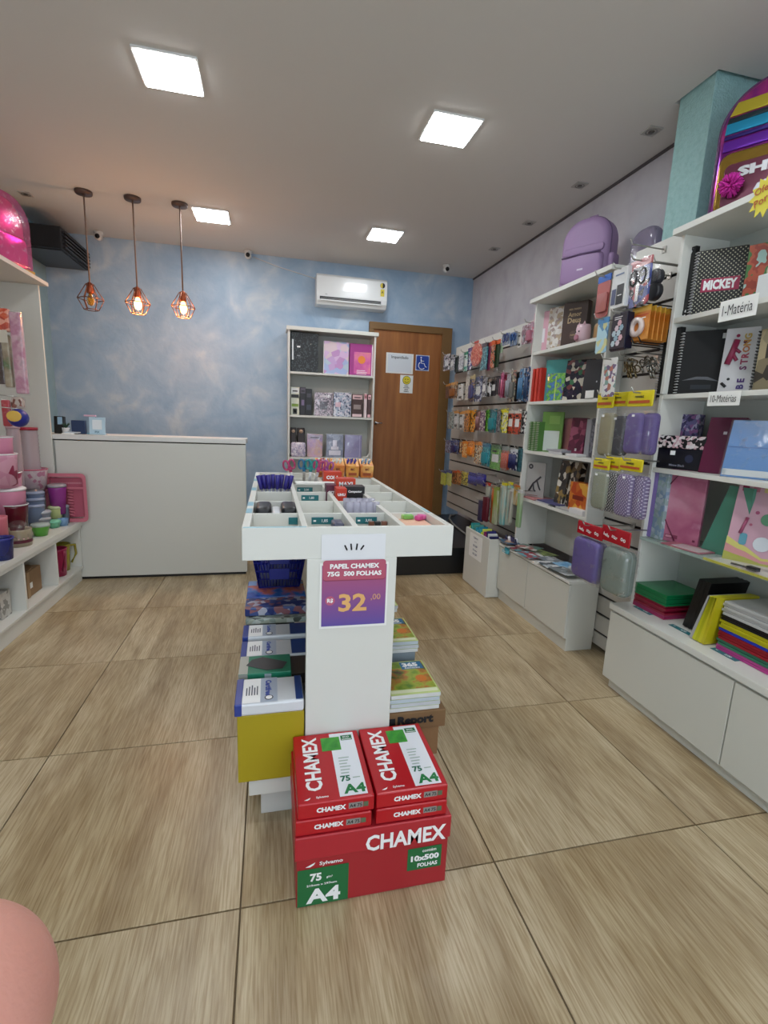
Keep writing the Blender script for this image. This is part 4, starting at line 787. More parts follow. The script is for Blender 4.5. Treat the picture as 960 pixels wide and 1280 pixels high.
# long hanging strips of the lower right corner of the far slatwall
STR = [((606, 603, 610.5, 646), 'grey and red', '#7a8078', '#b03828'), ((611, 607, 615, 655), 'orange', '#c8602c', '#c8602c'), ((615.5, 608, 621, 656), 'yellow green', '#8c9a40', '#8c9a40'), ((621.5, 605, 625, 655), 'slate', '#707870', None), ((625.5, 602, 630, 657), 'yellow topped cyan', '#7ab4b4', '#d8cc20'), ((630.5, 602, 635, 657), 'yellow topped lighter cyan', '#8cc0bc', '#dcd024'), ((635.5, 610, 638.5, 655), 'brown grey', '#76706a', None), ((639, 606, 644.5, 632), 'yellow and orange', '#b89020', '#c86c20'), ((645.5, 612, 650, 660), 'pale green', '#8cac7c', None)]
for k, (px, d, c, hd_) in enumerate(STR):
    yc, w_, z_, h_ = rx(*px, 3.44)
    t = thing('plastic_strip_pack', '%s long pack hanging low on the far slatwall' % d, 'packaging', (3.44+.02*(k % 2), yc, z_), RW, 'long packs on the far slatwall')
    MB().slab(rrect(w_, h_*.93, .008, 2), .03, pmat([c, c, '#b8b8a8', c], 12, .3, k, 'soft', stretch=(1, 1, .2)), r=.008).build('pack', t)
    MB().slab(rrect(w_*1.05, h_*.08, .004, 1), .02, mat(hd_ or '#c8c8c4', .35), z0=h_*.92).build('header', t)
    hook(yc, z_+h_-.01, 3.40, 'wire hooks of the far slatwall', 'wire hook holding the %s long pack' % d)
for px, d, c in (((597, 625, 602, 652), 'slate purple', '#3c3450'), ((602.5, 621, 608.5, 652), 'maroon', '#5c1424')):
    yc, w_, z_, h_ = rx(*px, 3.40); t = thing('folder_pack', '%s pack hanging low on the far slatwall above the white bin' % d, 'packaging', (3.40, yc, z_), RW)
    MB().slab(rrect(w_, h_, .01, 2), .03, mat(c, .35), r=.008).build('pack', t); MB().slab(rrect(w_*.5, .02, .004, 1), .004, CLEAR, z0=h_).build('tab', t)
    hook(yc, z_+h_, 3.36, 'wire hooks of the far slatwall', 'wire hook holding the %s pack above the bin' % d)
# grey hose along the platform
solo(MB().tube([(3.95, 1.55, PZ+.016), (3.86, 1.50, PZ+.016), (3.76, 1.28, PZ+.016), (3.67, .9, PZ+.016), (3.62, .4, PZ+.016), (3.60, -.1, PZ+.016)], .014, mat('#8a8a86', .5), 8), 'hose', 'grey hose lying on the black platform beside the slatwall', 'hose')

# ------------------------------------------------------------------ white bin with notebooks
t = thing('display_bin', 'tall white bin full of notebooks at the end of the low cabinet', 'bin', (3.33, -.85, 0))
bw = .30; hx = .065
MB().box(-.07, .085, -.305, .305, .006, .03, WHITE2).build('bottom', t)
MB().box(-.07, -.052, -.305, .305, .03, .62, WHITE2).build('side_wall', t, bev=.002); MB().box(.070, .088, -.305, .305, .03, .62, WHITE2).build('side_wall', t)
MB().box(-.052, .070, -.305, -.288, .03, .62, WHITE2).build('side_wall', t, bev=.002); MB().box(-.052, .070, .288, .305, .03, .62, WHITE2).build('side_wall', t)
b = MB().box(-.16, .16, 0, .002, 0, .26, PAPER)
for i, (s, hh_) in enumerate((('Cadernos', .022), ('a partir de', .014), ('R$ 10,00', .026), ('Brochurao', .018), ('R$ 12,00', .026))): b.text(s, .0, .225-.045*i, mat('#3a3f6a', .5), h=hh_, y=-.002)
solo(b, 'bin_notice', 'white notice with dark lettering taped to the side of the bin', 'notice', (3.2575, -.83, .33), RW)
bcols = ['#c8d060', '#3c9a9a', '#4ca89c', '#2c7c7c', '#5c9c8c', '#2c9ab0', '#58b8c8', '#2c8ca8', '#3ca4b4', '#c8dc38', '#d4e060', '#8c3068', '#a83c74', '#2c2c6c', '#e0e0dc', '#28285c']
for k, c in enumerate(bcols):
    solo(MB().box(-.048, .055, -.008, .008, 0, .60+.02*((k*5) % 3), mat(c, .4)), 'notebook', 'notebook with a coloured spine standing in the white bin, %s from the door end' % ORD[k], 'notebook', (3.335, -.58-.034*k, .035), group='notebooks in the white bin', bev=.003)

# ------------------------------------------------------------------ low cabinet and tall shelf unit in the middle
CAB = mat('#cfcfc6', .4)
t = thing('base_cabinet', 'low white two door cabinet under the middle shelf unit', 'cabinet', (3.5, -1.74, 0))
def cp(x0, x1, y0, y1, z0, z1, nm, m=CAB, bev=.002): return MB().box(x0-3.5, x1-3.5, y0+1.74, y1+1.74, z0, z1, m).build(nm, t, bev=bev)
cp(3.39, 3.64, -2.36, -1.165, .105, .565, 'body'); cp(3.40, 3.64, -2.355, -1.17, 0, .105, 'plinth')
cp(3.372, 3.389, -1.725, -1.168, .115, .555, 'door'); cp(3.372, 3.389, -2.36, -1.733, .115, .555, 'door')
cp(3.362, 3.645, -2.37, -1.158, .566, .588, 'top_board', WHITE)
SB = (1.075, 1.53, 1.985, 2.435)
def unit(name, label, y0, y1, ztop, zb, shelves, ytop0=None, x0=3.50, glass=()):
    t = thing(name, label, 'shelf unit', (3.6, (y0+y1)/2, zb)); ym = (y0+y1)/2
    def q(a, b, c, d_, e, f, nm, m=WHITE): return MB().box(a-3.6, b-3.6, c-ym, d_-ym, e-zb, f-zb, m).build(nm, t, bev=.002)
    q(x0, SLX+.19, y0, y0+.024, zb, ztop, 'side_panel'); q(x0, SLX+.19, y1-.024, y1, zb, ztop, 'side_panel')
    q(SLX+.175, SLX+.19, y0+.024, y1-.024, zb, ztop, 'back_panel', INSIDE)
    q(3.45, SLX+.20, y0-.02, y1+.02, ztop, ztop+.035, 'top_board')
    for z in shelves:
        gl = z in glass
        q(x0-.02 if gl else x0+.004, SLX+.175, y0+.024, y1-.024, z-.018 if gl else z-.028, z, 'glass_shelf' if gl else 'shelf', mat('#b9cfc6', .08, alpha=.55) if gl else WHITE)
unit('tall_shelf_unit', 'tall white shelf unit with books, topped by the plain purple backpack', -2.29, -1.21, 2.865, .59, SB)
unit('tall_shelf_unit', 'tall white shelf unit at right with spiral notebooks and folders', -4.9, -2.86, 2.905, .602, SB, glass=(1.075,))
t = thing('base_cabinet', 'long low white cabinet in the right foreground', 'cabinet', (3.5, -3.87, 0))
def cp2(x0, x1, y0, y1, z0, z1, nm, m=CAB): return MB().box(x0-3.5, x1-3.5, y0+3.87, y1+3.87, z0, z1, m).build(nm, t, bev=.002)
cp2(3.385, 3.84, -4.9, -2.845, .11, .555, 'body'); cp2(3.405, 3.84, -4.9, -2.87, 0, .108, 'plinth')
cp2(3.366, 3.384, -3.762, -2.845, .075, .545, 'door'); cp2(3.366, 3.384, -4.70, -3.770, .075, .545, 'door')
cp2(3.358, 3.845, -4.92, -2.835, .563, .601, 'top_board', WHITE)

# ------------------------------------------------------------------ helpers for goods facing the room
def stand(px, c, zb, name, label, cat, m, depth=.03, fn=None, tilt=0, lean=0, bev=.003, r=0, group=None, spiral=None, wrap=False, pages=None):
    """flat thing standing on a shelf at height zb with its face towards the room; px gives its outline"""
    yc, w_, z_, h_ = rx(*px, c); xc_ = c
    if tilt:
        ym = (px[1]+px[3])/2; A = at(px[0], ym, 0, c); dv = at(px[2], ym, 0, c)-Vector((CX, CY, CZ)); dr = (math.cos(RW+tilt), math.sin(RW+tilt))
        # where the view through the right edge meets the turned cover
        det = dr[0]*(-dv.y)+dv.x*dr[1]; w_ = ((CX-A.x)*(-dv.y)+dv.x*(CY-A.y))/det
        xc_ = A.x+dr[0]*w_/2; yc = A.y+dr[1]*w_/2; _, _, z_, h_ = rx(*px, xc_)
    h_ = z_+h_-zb
    t = thing(name, label, cat, (xc_, yc, zb+.0015), group=group, rot=(0, 0, 0))
    t.rotation_euler = (Matrix.Rotation(RW+tilt, 3, 'Z') @ Matrix.Rotation(lean, 3, 'X')).to_euler()
    if r: MB().slab(rrect(w_, h_, r), depth, m, r=min(depth*.45, r)).build('body', t)
    else: MB().box(-w_/2, w_/2, 0, depth, 0, h_, m).build('cover', t, bev=bev)
    if pages: MB().box(-w_/2+.004, w_/2-.004, depth, depth+.02, .004, h_-.004, mat(pages, .6)).build('pages', t)
    if spiral:
        s = MB(); n = int(h_/.016)
        for i in range(n): s.tube([(-w_/2-.004+.014*math.cos(a), depth/2-.004+(depth/2+.008)*math.sin(a), .01+i*(h_-.02)/max(1, n-1)) for a in (0, 1.57, 3.14, 4.71)], .0036, mat(spiral, .35), 4, closed=True)
        s.build('spiral', t)
    if fn: q = MB(); fn(q, w_, h_); (q.build('print', t) if q.V else None)
    if wrap: MB().slab(rrect(w_*1.05, h_*1.02, .01), depth+.012, CLEAR, r=.004, y0=-.006).build('clear_wrap', t)
    return t
def bars(*bits):
    def f(mb, w, h):
        for i, (c, x, z, a, b) in enumerate(bits): mb.patch(w*(x-a/2), w*(x+a/2), h*(z-b/2), h*(z+b/2), mat(c, .4), -.0015-.0006*i)
    return f
# --- middle unit, top
def backpack(c, px, zb, label, m, dark, fn=None, pm_=None, straps=True, rot=None, lower=None, side=None):
    yc, w_, z_, h_ = rx(*px, c) if side is None else side
    h_ = z_+h_-zb
    t = thing('backpack', label, 'backpack', (c, yc, zb+.002), RW if rot is None else rot)
    MB().slab(arch(w_, h_, w_*.42, .04, 10), .20, m, r=.05, y0=0).build('body', t)
    b = MB(); out = arch(w_*.985, h_*.99, w_*.41, .04, 10)
    b.tube([(p[0], .045, p[1]) for p in out], .006, dark, 6, closed=True); b.build('zipper', t)
    MB().slab(rrect(w_*.86, h_*.43, .05), .07, lower or m, r=.03, y0=-.035, z0=.02).build('front_pocket', t)
    b = MB(); b.tube([(-w_*.40, -.036, h_*.44), (0, -.040, h_*.455), (w_*.40, -.036, h_*.44)], .006, dark, 6); b.build('pocket_zipper', t)
    b = MB(); b.tube([(-.04, .12, h_-.01), (-.03, .12, h_+.03), (.03, .12, h_+.03), (.04, .12, h_-.01)], .01, m, 6); b.build('top_handle', t)
    if straps:
        for s in (-1, 1): MB().tube([(s*w_*.3, .2, h_*.9), (s*w_*.34, .26, h_*.6), (s*w_*.36, .22, h_*.1)], .018, m, 6).build('strap', t)
    if fn: q = MB(); fn(q, w_, h_); q.build('print', t)
    return t, w_, h_
LIL = mat('#94789f', .55, bump=.35, bscale=26)
def bl(mb, w, h):
    mb.patch(-.02, .03, h*.22, h*.245, mat('#c8bcd0', .4), -.037)
t, w_, h_ = backpack(3.60, (698, 274, 760, 356), 2.902, 'plain lilac purple backpack standing on top of the middle shelf unit', LIL, mat('#5c4668', .5), bl, rot=RW+.5, side=(at(731, 320, 0, 3.60).y+.03, .41, 2.902, .53))
MB().slab(rrect(w_*.84, .06, .025), .02, LIL, r=.008, y0=-.012, z0=h_*.47).build('flap', t)
MB().slab(rrect(.05, h_*.40, .02), .12, LIL, r=.02, y0=.03, x0=w_*.52, z0=.02).build('side_pocket', t)
b = MB().slab(arch(.26, .30, .10, .03), .10, film('#b8b0c4', .35), r=.04); solo(b, 'plastic_bag', 'crumpled clear grey bag on the shelf top right of the lilac backpack', 'bag', (3.74, -2.30+.09, 2.902), RW)
# --- middle unit shelves
stand((666, 391, 685, 438), 3.54, 2.435, 'box', 'pale pink box with a white H shape at the left of the upper shelf', 'box', mat('#c98fa2', .4), .10, bars(('#d9a8b6', 0, .5, .98, .96), ('#e4dfe2', -.22, .42, .2, .34), ('#e4dfe2', .22, .42, .2, .34), ('#c98fa2', 0, .42, .2, .1)), tilt=0.40)
stand((685, 385, 703, 434), 3.6, 2.435, 'book', 'white book with a floral cover beside the pink box', 'book', pmat(['#d6d3cf', '#c9c5bf', '#b5a48c', '#dcdad6', '#a4938f'], 26, .4, 5), .06, tilt=0.35)
def fdl(mb, w, h): G = mat('#b09a78', .4); mb.text('MEU DIARIO', 0, h*.84, G, w=w*.5, bold=.03); mb.text('Amor', 0, h*.73, G, w=w*.55, bold=.03); mb.text('Deus', 0, h*.60, G, w=w*.55, bold=.03); mb.shape(circle(w*.16, 10), mat('#5c4a44', .4), -.002, 0, h*.28); mb.text('nova', 0, h*.28, G, w=w*.2)
stand((703, 378, 733, 430), 3.6, 2.435, 'book', 'dark brown book with gilt lettering on the upper shelf', 'book', mat('#453733', .4), .06, fdl, pages='#8a7f70', tilt=0.45)
t = thing('ceramic_mug', 'small pink mug shaped like a pig in front of the brown book', 'mug', (3.55, rx(721, 402, 738, 426, 3.55)[0], 2.4365), RW)
MB().lathe([(.001, 0), (.050, 0), (.058, .03), (.056, .10), (.050, .13), (.046, .13), (.048, .03), (.001, .02)], mat('#cfb0ba', .3), n=18).build('cup', t)
MB().slab([(p[0], p[1]) for p in circle(.024, 12, 0, .03)], .02, mat('#a87284', .35), r=.006, y0=-.068).build('snout', t)
b = MB()
for s in (-1, 1): b.ball((s*.02, -.054, .075), .006, INK, 8); b.lathe([(.014, 0), (.001, .03)], mat('#c9a2ae', .4), (s*.034, -.02, .125), 6)
b.build('face', t)
solo(MB().slab(rrect(.10, .13, .03), .08, mat('#a8865c', .35), r=.025), 'gold_pouch', 'gold tan pouch at the right of the pig mug', 'pouch', (3.58, rx(739, 400, 748, 424, 3.58)[0]-.02, 2.4365), RW)
for k in range(4):
    yc, w_, z_, h_ = rx(664.5+4.3*k, 452, 668+4.3*k, 502, 3.56)
    solo(MB().box(-.016, .016, 0, .20, 0, .30, mat(['#c83a2a', '#c23424', '#cc4030', '#be3022'][k], .4)), 'red_notebook', 'bright red notebook standing spine out on the second shelf, %s from the left' % ORD[k], 'notebook', (3.52, yc, 1.9865), RW, 'red notebooks on the second shelf', bev=.003)
stand((681, 450, 711, 501), 3.57, 1.985, 'folder', 'turquoise folder standing behind the clear pouch', 'folder', mat('#4f9c9a', .35), .02, bars(('#3f8a88', -.46, .5, .05, 1)), tilt=0.50)
stand((684, 467, 705, 499), 3.55, 1.985, 'clear_pouch', 'clear pouch with blue and green picture on the second shelf', 'pouch', pmat(['#3f86c0', '#2c6cb0', '#4c9a38', '#7ab844', '#405c9c'], 14, .3, 2, 'noise'), .03, bars(('#b4d060', .0, .45, .07, .9)), wrap=True, tilt=0.40)
stand((704, 449, 738, 498), 3.6, 1.985, 'wrapped_notebook', 'dark notebook with colourful creatures leaning on the second shelf', 'notebook', pmat(['#1a1826', '#2c2438', '#6c3a3c', '#c0b8a8', '#1c2030', '#3c6c4c', '#201c2c'], 20, .25, 6), .05, lean=-.12, tilt=0.45)
stand((728, 449, 752, 497), 3.6, 1.985, 'notebook', 'plain charcoal notebook at the right of the second shelf', 'notebook', mat('#24262c', .4), .05, bars(('#b9bcc4', .22, .45, .06, .04)), lean=-.10, tilt=0.40)
solo(MB().box(-.05, .05, 0, .003, 0, .06, PAPER).box(-.05, .05, 0, .03, 0, .003, PAPER), 'price_card', 'small blank white price card on the edge of the second shelf', 'price card', (3.50, rx(731, 488, 742, 500, 3.5)[0], 1.986), RW)
for k in range(3):
    yc = rx(664+4.6*k, 514, 669+4.6*k, 560, 3.56)[0]
    o = thing('spiral_notebook', 'green spiral notebook standing edge out on the third shelf, %s from the left' % ORD[k], 'notebook', (3.53, yc, 1.5315), RW, 'green spiral notebooks on the third shelf')
    MB().box(-.012, .012, 0, .20, 0, .27, mat(['#5c8c48', '#6c9c50', '#4f7c3c'][k], .4)).build('cover', o)
    s = MB()
    for i in range(16): s.box(-.017, .017, -.008, .004, .012+.0165*i, .018+.0165*i, mat('#c8d0b8', .3, .5))
    s.build('spiral', o)
stand((677, 515, 703, 560), 3.58, 1.53, 'notebook', 'green notebook with a white lower half on the third shelf', 'notebook', mat('#6f9a4c', .4), .02, bars(('#c9d2cc', -.02, .28, .8, .5), ('#84ac5c', .1, .8, .5, .2)), tilt=0.50)
stand((697, 523, 713, 560), 3.72, 1.53, 'notebook', 'dusty pink notebook behind the green one on the third shelf', 'notebook', mat('#a36c6c', .4), .02)
stand((711, 522, 730, 560), 3.58, 1.53, 'wrapped_notebook', 'maroon patterned notebook on the third shelf', 'notebook', pmat(['#5a2038', '#742c48', '#8c4a60', '#4a1a30'], 16, .3, 3), .04, bars(('#c8c8c8', .05, .15, .12, .07)), lean=-.1, tilt=0.40)
stand((732, 524, 738, 561), 3.60, 1.53, 'book', 'grey book spine next to the maroon notebook', 'book', mat('#8c8c90', .4), .12)
stand((738.5, 523, 748, 562), 3.60, 1.53, 'spiral_notebook', 'dark grey speckled spiral notebook at the right of the third shelf', 'notebook', pmat(['#3c3c44', '#6c6c74', '#4c4c54'], 30, .4, 2), .06)
for k, (w, d, c, dy, lb) in enumerate(((.26, .20, '#c8c8ca', 0, 'light grey book lying at the bottom of the third shelf'), (.24, .18, '#a4a4aa', .03, 'grey book lying on the third shelf in front of the standing notebooks'), (.20, .12, '#dcdcdc', -.12, 'white booklet lying at the right of the third shelf'))):
    solo(MB().box(-w/2, w/2, 0, d, 0, .018, mat(c, .45)), 'flat_book', lb, 'book', (3.51, -1.78+dy*1.5, 1.531+(.019 if k == 1 else 0)), RW, bev=.002)
def fhor(mb, w, h):
    K = mat('#34343a', .5); mb.shape(circle(w*.13, 10), K, -.002, -w*.3, h*.88); mb.shape(circle(w*.05, 8), mat('#8c8c8c', .5), -.003, -w*.3, h*.88)
    mb.tube([(-w*.3, -.002, h*.2), (-w*.1, -.002, h*.42), (w*.1, -.002, h*.52), (w*.28, -.002, h*.62)], .009, K, 5); mb.tube([(w*.1, -.002, h*.5), (w*.2, -.002, h*.35), (w*.3, -.002, h*.25)], .007, K, 5); mb.tube([(-.1*w, -.002, h*.42), (-.05*w, -.002, h*.25), (.05*w, -.002, h*.2)], .007, K, 5)
    mb.lines(-w*.4, w*.4, h*.03, h*.12, 2, mat('#8c5c5c', .5))
stand((658, 578, 681, 621), 3.54, 1.075, 'activity_pad', 'grey pad with a dark ink drawing at the left of the fourth shelf', 'pad', mat('#a09f9d', .35), .015, fhor, tilt=0.50)
stand((694, 575, 706, 621), 3.58, 1.075, 'tall_box', 'tall dark brown and gold box on the fourth shelf', 'box', pmat(['#2c2824', '#4a3c2c', '#8c7440', '#d8d4c8', '#302c28'], 16, .35, 2), .06, lean=-.12)
stand((705, 577, 719, 622), 3.60, 1.075, 'tall_box', 'second brown and white box leaning beside the dark gold one', 'box', pmat(['#3c3028', '#6c5838', '#c8c0b0', '#241f1c'], 16, .35, 6), .06, lean=-.12)
stand((712, 604, 735, 626), 3.56, 1.075, 'crayon_box', 'orange and red box lying on the fourth shelf', 'box', pmat(['#c06420', '#d07c28', '#b04418', '#d8a03c'], 12, .35, 2), .09, bars(('#7a2410', 0, .5, .6, .15)))
for k, (c, y, w, d, z, lb) in enumerate((('#b87878', -1.40, .26, .22, 0, 'pinkish red booklet lying at the left of the fourth shelf'), ('#c8c8cc', -1.62, .24, .22, 0, 'pale booklet lying in the middle of the fourth shelf'), ('#4c4c78', -1.70, .30, .18, .013, 'indigo booklet lying across the fourth shelf'), ('#b8b8b8', -1.95, .2, .22, 0, 'grey booklet lying towards the right of the fourth shelf'), ('#dedede', -2.14, .18, .22, 0, 'white booklet stack at the right end of the fourth shelf'))):
    solo(MB().box(-w/2, w/2, 0, d, 0, .012 if k < 4 else .04, mat(c, .4)), 'booklet', lb, 'booklet', (3.505, y, 1.0765+z), RW, bev=.002)
# magazines on the low cabinet
MAG = [('#3c6c50', '#8c5048', '#d8d8d0', -1.35, 3.52, .0), ('#6c7c3c', '#4c5c30', '#8c9c58', -1.60, 3.60, .3), ('#c8cccc', '#8ca8b0', '#e0e0dc', -1.60, 3.47, -.1), ('#8c3c48', '#4c8c94', '#c8c8c0', -1.42, 3.42, .15), ('#5a9cac', '#c8d8dc', '#983848', -1.68, 3.41, .05), ('#b8bcc0', '#e0e0e0', '#707880', -1.86, 3.52, .2),
       ('#d8dadc', '#4c5460', '#b0b8bc', -2.00, 3.42, -.1), ('#5c9ccc', '#d8e0e8', '#88b8dc', -2.06, 3.55, .1), ('#505860', '#c8ccd0', '#80888c', -2.20, 3.43, .1), ('#dcdcdc', '#a8acb0', '#c8c8c8', -2.24, 3.56, -.2), ('#6c4c60', '#b08c70', '#3c5c78', -1.26, 3.42, -.1), ('#d0ccc4', '#9c5450', '#4c7468', -1.50, 3.50, .5)]
for k, (a, b_, c, y, x, r) in enumerate(MAG):
    t = thing('magazine', '%s magazine lying on the low cabinet, %s' % (['green and rust', 'olive green', 'pale grey blue', 'maroon and teal', 'cyan and red', 'silver grey', 'white and charcoal', 'sky blue', 'dark grey', 'plain off white', 'mauve and blue', 'cream and red'][k], ['at the left inner corner', 'by the back', 'in the middle', 'at the front left', 'at the front in the middle', 'behind the white one', 'at the front right', 'at the right inner side', 'at the front right end', 'at the right end', 'at the far left front', 'under the others at left'][k]), 'magazine', (x, y, .590+.0035*k), r-PI/2)
    MB().box(-.11, .11, -.075, .075, 0, .003, pmat([a, b_, c, a, c], 13, .3, k+1)).build('cover', t)
    b = MB(); b.top(-.10, .10, .045, .068, .0036, mat(c, .3)); b.build('masthead', t)
for k in range(7): solo(MB().tube([(0, 0, 0), (.0, .03, .06)], .014, mat(['#1c1c3c', '#28204c', '#d8d8dc'][k % 3], .35), 6), 'pen_pot_item', '%s pen on the far end of the low cabinet, %s from the door' % (['navy', 'purple', 'white'][k % 3], ORD[k]), 'pen', (3.44+.03*(k % 2), -1.18-.03*k+.0, .604), group='small pens at the far end of the low cabinet')
b = MB().box(-.045, .045, 0, .003, -.06, .0, mat('#2c8c9c', .35)); b.box(-.04, .04, -.03, 0, -.05, -.02, mat('#5cacb8', .3)); b.lines(-.03, .03, -.05, -.01, 3, WINK, y=-.031)
solo(b, 'edge_clip_tag', 'turquoise price tag hanging on the front edge of the low cabinet', 'price tag', (3.358, rx(628, 680, 640, 692, 3.358)[0], .585), RW)

# ------------------------------------------------------------------ packs on the narrow slatwall
NX = 3.32
GRP2 = 'goods on the narrow slatwall'
def npk(px, c, label, base, pal=None, hdr=None, style='card', hk=True, **k):
    t, yc, zt = pack(px, c, label, base, pal, hdr, style, **k)
    if hk: hook(yc, zt-.015, c-.06, 'wire hooks of the narrow slatwall', 'wire hook holding the '+label[:60].split(' on ')[0])
    return t
npk((746, 345, 761, 396), 3.30, 'white boxed accessory with blue top and pink window on the narrow slatwall', '#b4605c', None, '#2c62b8', 'card')
yc, w_, z_, h_ = rx(747.5, 366, 759, 390, 3.295); solo(MB().slab(rrect(w_*1.0, h_*.95, .01), .012, mat('#a8625e', .35), r=.003), 'phone_case', 'dusty pink phone case shown in the window of the white box with blue top', 'phone case', (3.282, yc, z_), RW)
for k in range(4):
    yc, w_, z_, h_ = rx(765, 336, 782, 384, 3.28); t = thing('accessory_box', 'slim white accessory box with a dark screen picture, %s in its hanging row' % ORD[k], 'packaging', (3.28+.05*k, yc+.004*k, z_), RW, 'white accessory boxes on the narrow slatwall')
    MB().box(-w_/2, w_/2, 0, .04, 0, h_, mat('#d6d7d6', .35)).build('carton', t, bev=.003)
    if k == 0: b = MB(); b.patch(-w_*.1, w_*.38, h_*.08, h_*.58, mat('#26282e', .25)).patch(-w_*.45, -w_*.15, h_*.1, h_*.5, mat('#4c5474', .3)); b.patch(0, w_*.28, h_*.3, h_*.32, WINK, -.003); b.patch(-w_*.3, w_*.3, h_*.82, h_*.86, mat('#7888a8', .4)); b.build('print', t)
hook(yc, z_+h_-.01, 3.24, 'wire hooks of the narrow slatwall', 'wire hook holding the white accessory boxes')
npk((786, 325, 812, 382), 3.31, 'large blister pack with red, blue and black print on the narrow slatwall', '#15161c', ['#23263c', '#3c4c8c', '#1c1c28', '#b84c54', '#6c74b0'], '#b86c70', 'scissors', sc=16, seed=4)
yc, w_, z_, h_ = rx(808, 332, 823, 378, 3.46); t = thing('earphone_pack', 'dark grey round headphones in a clear pack behind the red and blue blister', 'packaging', (3.46, yc, z_), RW)
MB().slab(circle(.055, 16, 0, .07), .05, mat('#2c2c30', .35), r=.015).slab(circle(.05, 16, 0, h_-.07), .05, mat('#34343a', .35), r=.015).build('ear_pads', t); MB().tube([(0, .02, .1), (.03, .02, h_/2), (0, .02, h_-.1)], .01, DARK).build('band', t)
for px, lb in (((826, 322, 846, 350), 'empty wire hook with a clear tag near the top of the narrow slatwall'), ((800, 300, 812, 330), 'empty wire hook at the top left of the narrow slatwall')):
    yc, w_, z_, h_ = rx(*px, 3.5); hook(yc, z_+h_*.7, 3.40, 'empty hooks', lb); solo(MB().slab(rrect(.06, .10, .01), .002, CLEAR), 'clear_tag', 'clear plastic tag on the '+lb[:30].split(' with')[0]+(' near the big unit' if px[0] > 810 else ' top left'), 'tag', (3.42, yc, z_+h_*.7-.10), RW)
npk((746, 398, 759, 441), 3.30, 'light blue pack with a picture on the narrow slatwall', '#8ab4cc', ['#8cb8d0', '#a8ccd8', '#c8c890', '#5c8cb0'], '#4c88b8', 'card', sc=14)
t = npk((765, 391, 784, 438), 3.30, 'dark navy pack of pastel hexagons on the narrow slatwall', '#14142a', None, None, 'none', hk=True)
yc, w_, z_, h_ = rx(765, 391, 784, 438, 3.295); b = MB()
for i, (hx_, hz_) in enumerate(((-.25, .2), (.05, .2), (-.1, .33), (.2, .33), (-.25, .46), (.05, .46), (-.1, .59), (.2, .59), (.05, .72))):
    b.shape(circle(w_*.14, 6), mat(['#b4c8d0', '#c8b8c0', '#88a8b8', '#d0a8b0', '#a8c0c8'][i % 5], .35), -.012, hx_*w_, hz_*h_)
b.lines(-w_*.3, w_*.3, h_*.82, h_*.92, 2, WINK, y=-.012); b.build('print', t)
MB().box(-w_*.48, w_*.48, -.01, .05, .01, h_*.97, mat('#14142a', .35)).build('carton', t, bev=.003)
for k in range(6):
    yc, w_, z_, h_ = rx(789, 384, 811, 425, 3.34)
    t = thing('adhesive_tape_pack', 'orange card pack of adhesive tape on the narrow slatwall, %s from the front' % ORD[k], 'packaging', (3.34+.045*k, yc+.012*k, z_), RW, 'orange tape packs')
    MB().box(-w_/2, w_/2, 0, .006, 0, h_, pmat(['#d0802c', '#c87424', '#dc9844', '#b86820'], 10, .35, 2, 'soft')).build('card', t, bev=.002)
    MB().box(-w_/2, w_/2, -.001, .007, h_*.84, h_*.999, mat('#d8a83c', .35)).build('header', t)
    rr = 1.0 if k == 0 else .8; b = MB(); b.lathe([(.030*rr, 0), (.058*rr, 0), (.058*rr, .02), (.030*rr, .02), (.030*rr, 0)], mat('#d9c9c4' if k == 0 else '#c88c4c', .3), n=18, cap=False); b.build('tape_roll', t, (-w_*.08, -.001, h_*.40), (PI/2, 0, 0))
    if k == 0: b = MB(); b.patch(-w_*.3, w_*.42, h_*.72, h_*.76, mat('#c04c30', .4), -.002); b.patch(-w_*.25, w_*.3, h_*.64, h_*.67, WINK, -.002); b.build('print', t)
    if k % 2 == 0:
        for zz in (z_+h_+.005, z_-.02): hook(yc-.04+.03*k, zz, 3.33, 'black hooks of the tape packs', 'black wire hook at the tape packs, %s' % ('upper' if zz > z_ else 'lower')+' number '+ORD[k//2]+' from the left', BLACK)
def keyring(px, lb, c):
    yc, w_, z_, h_ = rx(*px, 3.45); t = thing('key_ring_bunch', lb, 'key rings', (3.45, yc, z_), RW); m1 = mat(c, .25, .9)
    for k in range(9):
        b = MB(); a0 = random.uniform(0, 6); x = random.uniform(-w_*.4, w_*.4); z = random.uniform(h_*.1, h_*.8)
        b.tube([(x+.022*math.cos(a), .02*math.sin(a0)+.01*math.sin(a+a0), z+.022*math.sin(a)) for a in [2*PI*i/8 for i in range(8)]], .0045, m1, 5, closed=True)
        b.tube([(x, 0, z-.02), (x+.01, .01, z-.06)], .008, m1, 6); b.build('key_ring', t)
    hook(yc, z_+h_, 3.36, 'wire hooks of the narrow slatwall', 'wire hook holding the '+lb[:30])
keyring((780, 446, 797, 464), 'bronze coloured bunch of key rings on the narrow slatwall', '#8c7c5c'); keyring((800, 443, 820, 466), 'silver bunch of key rings right of the bronze ones', '#8c8880')
npk((754, 448, 769, 496), 3.28, 'narrow white pack of stickers with coloured figures on the narrow slatwall', '#a87c5c', ['#d8d8d4', '#d0d4d0', '#7c9c94', '#d8d4d8', '#a86858', '#6c5c7c', '#dcdcd8'], '#d4d4d0', 'card', sc=26, seed=9)
YH = mat('#d9c81e', .25, bump=.2, bscale=30)
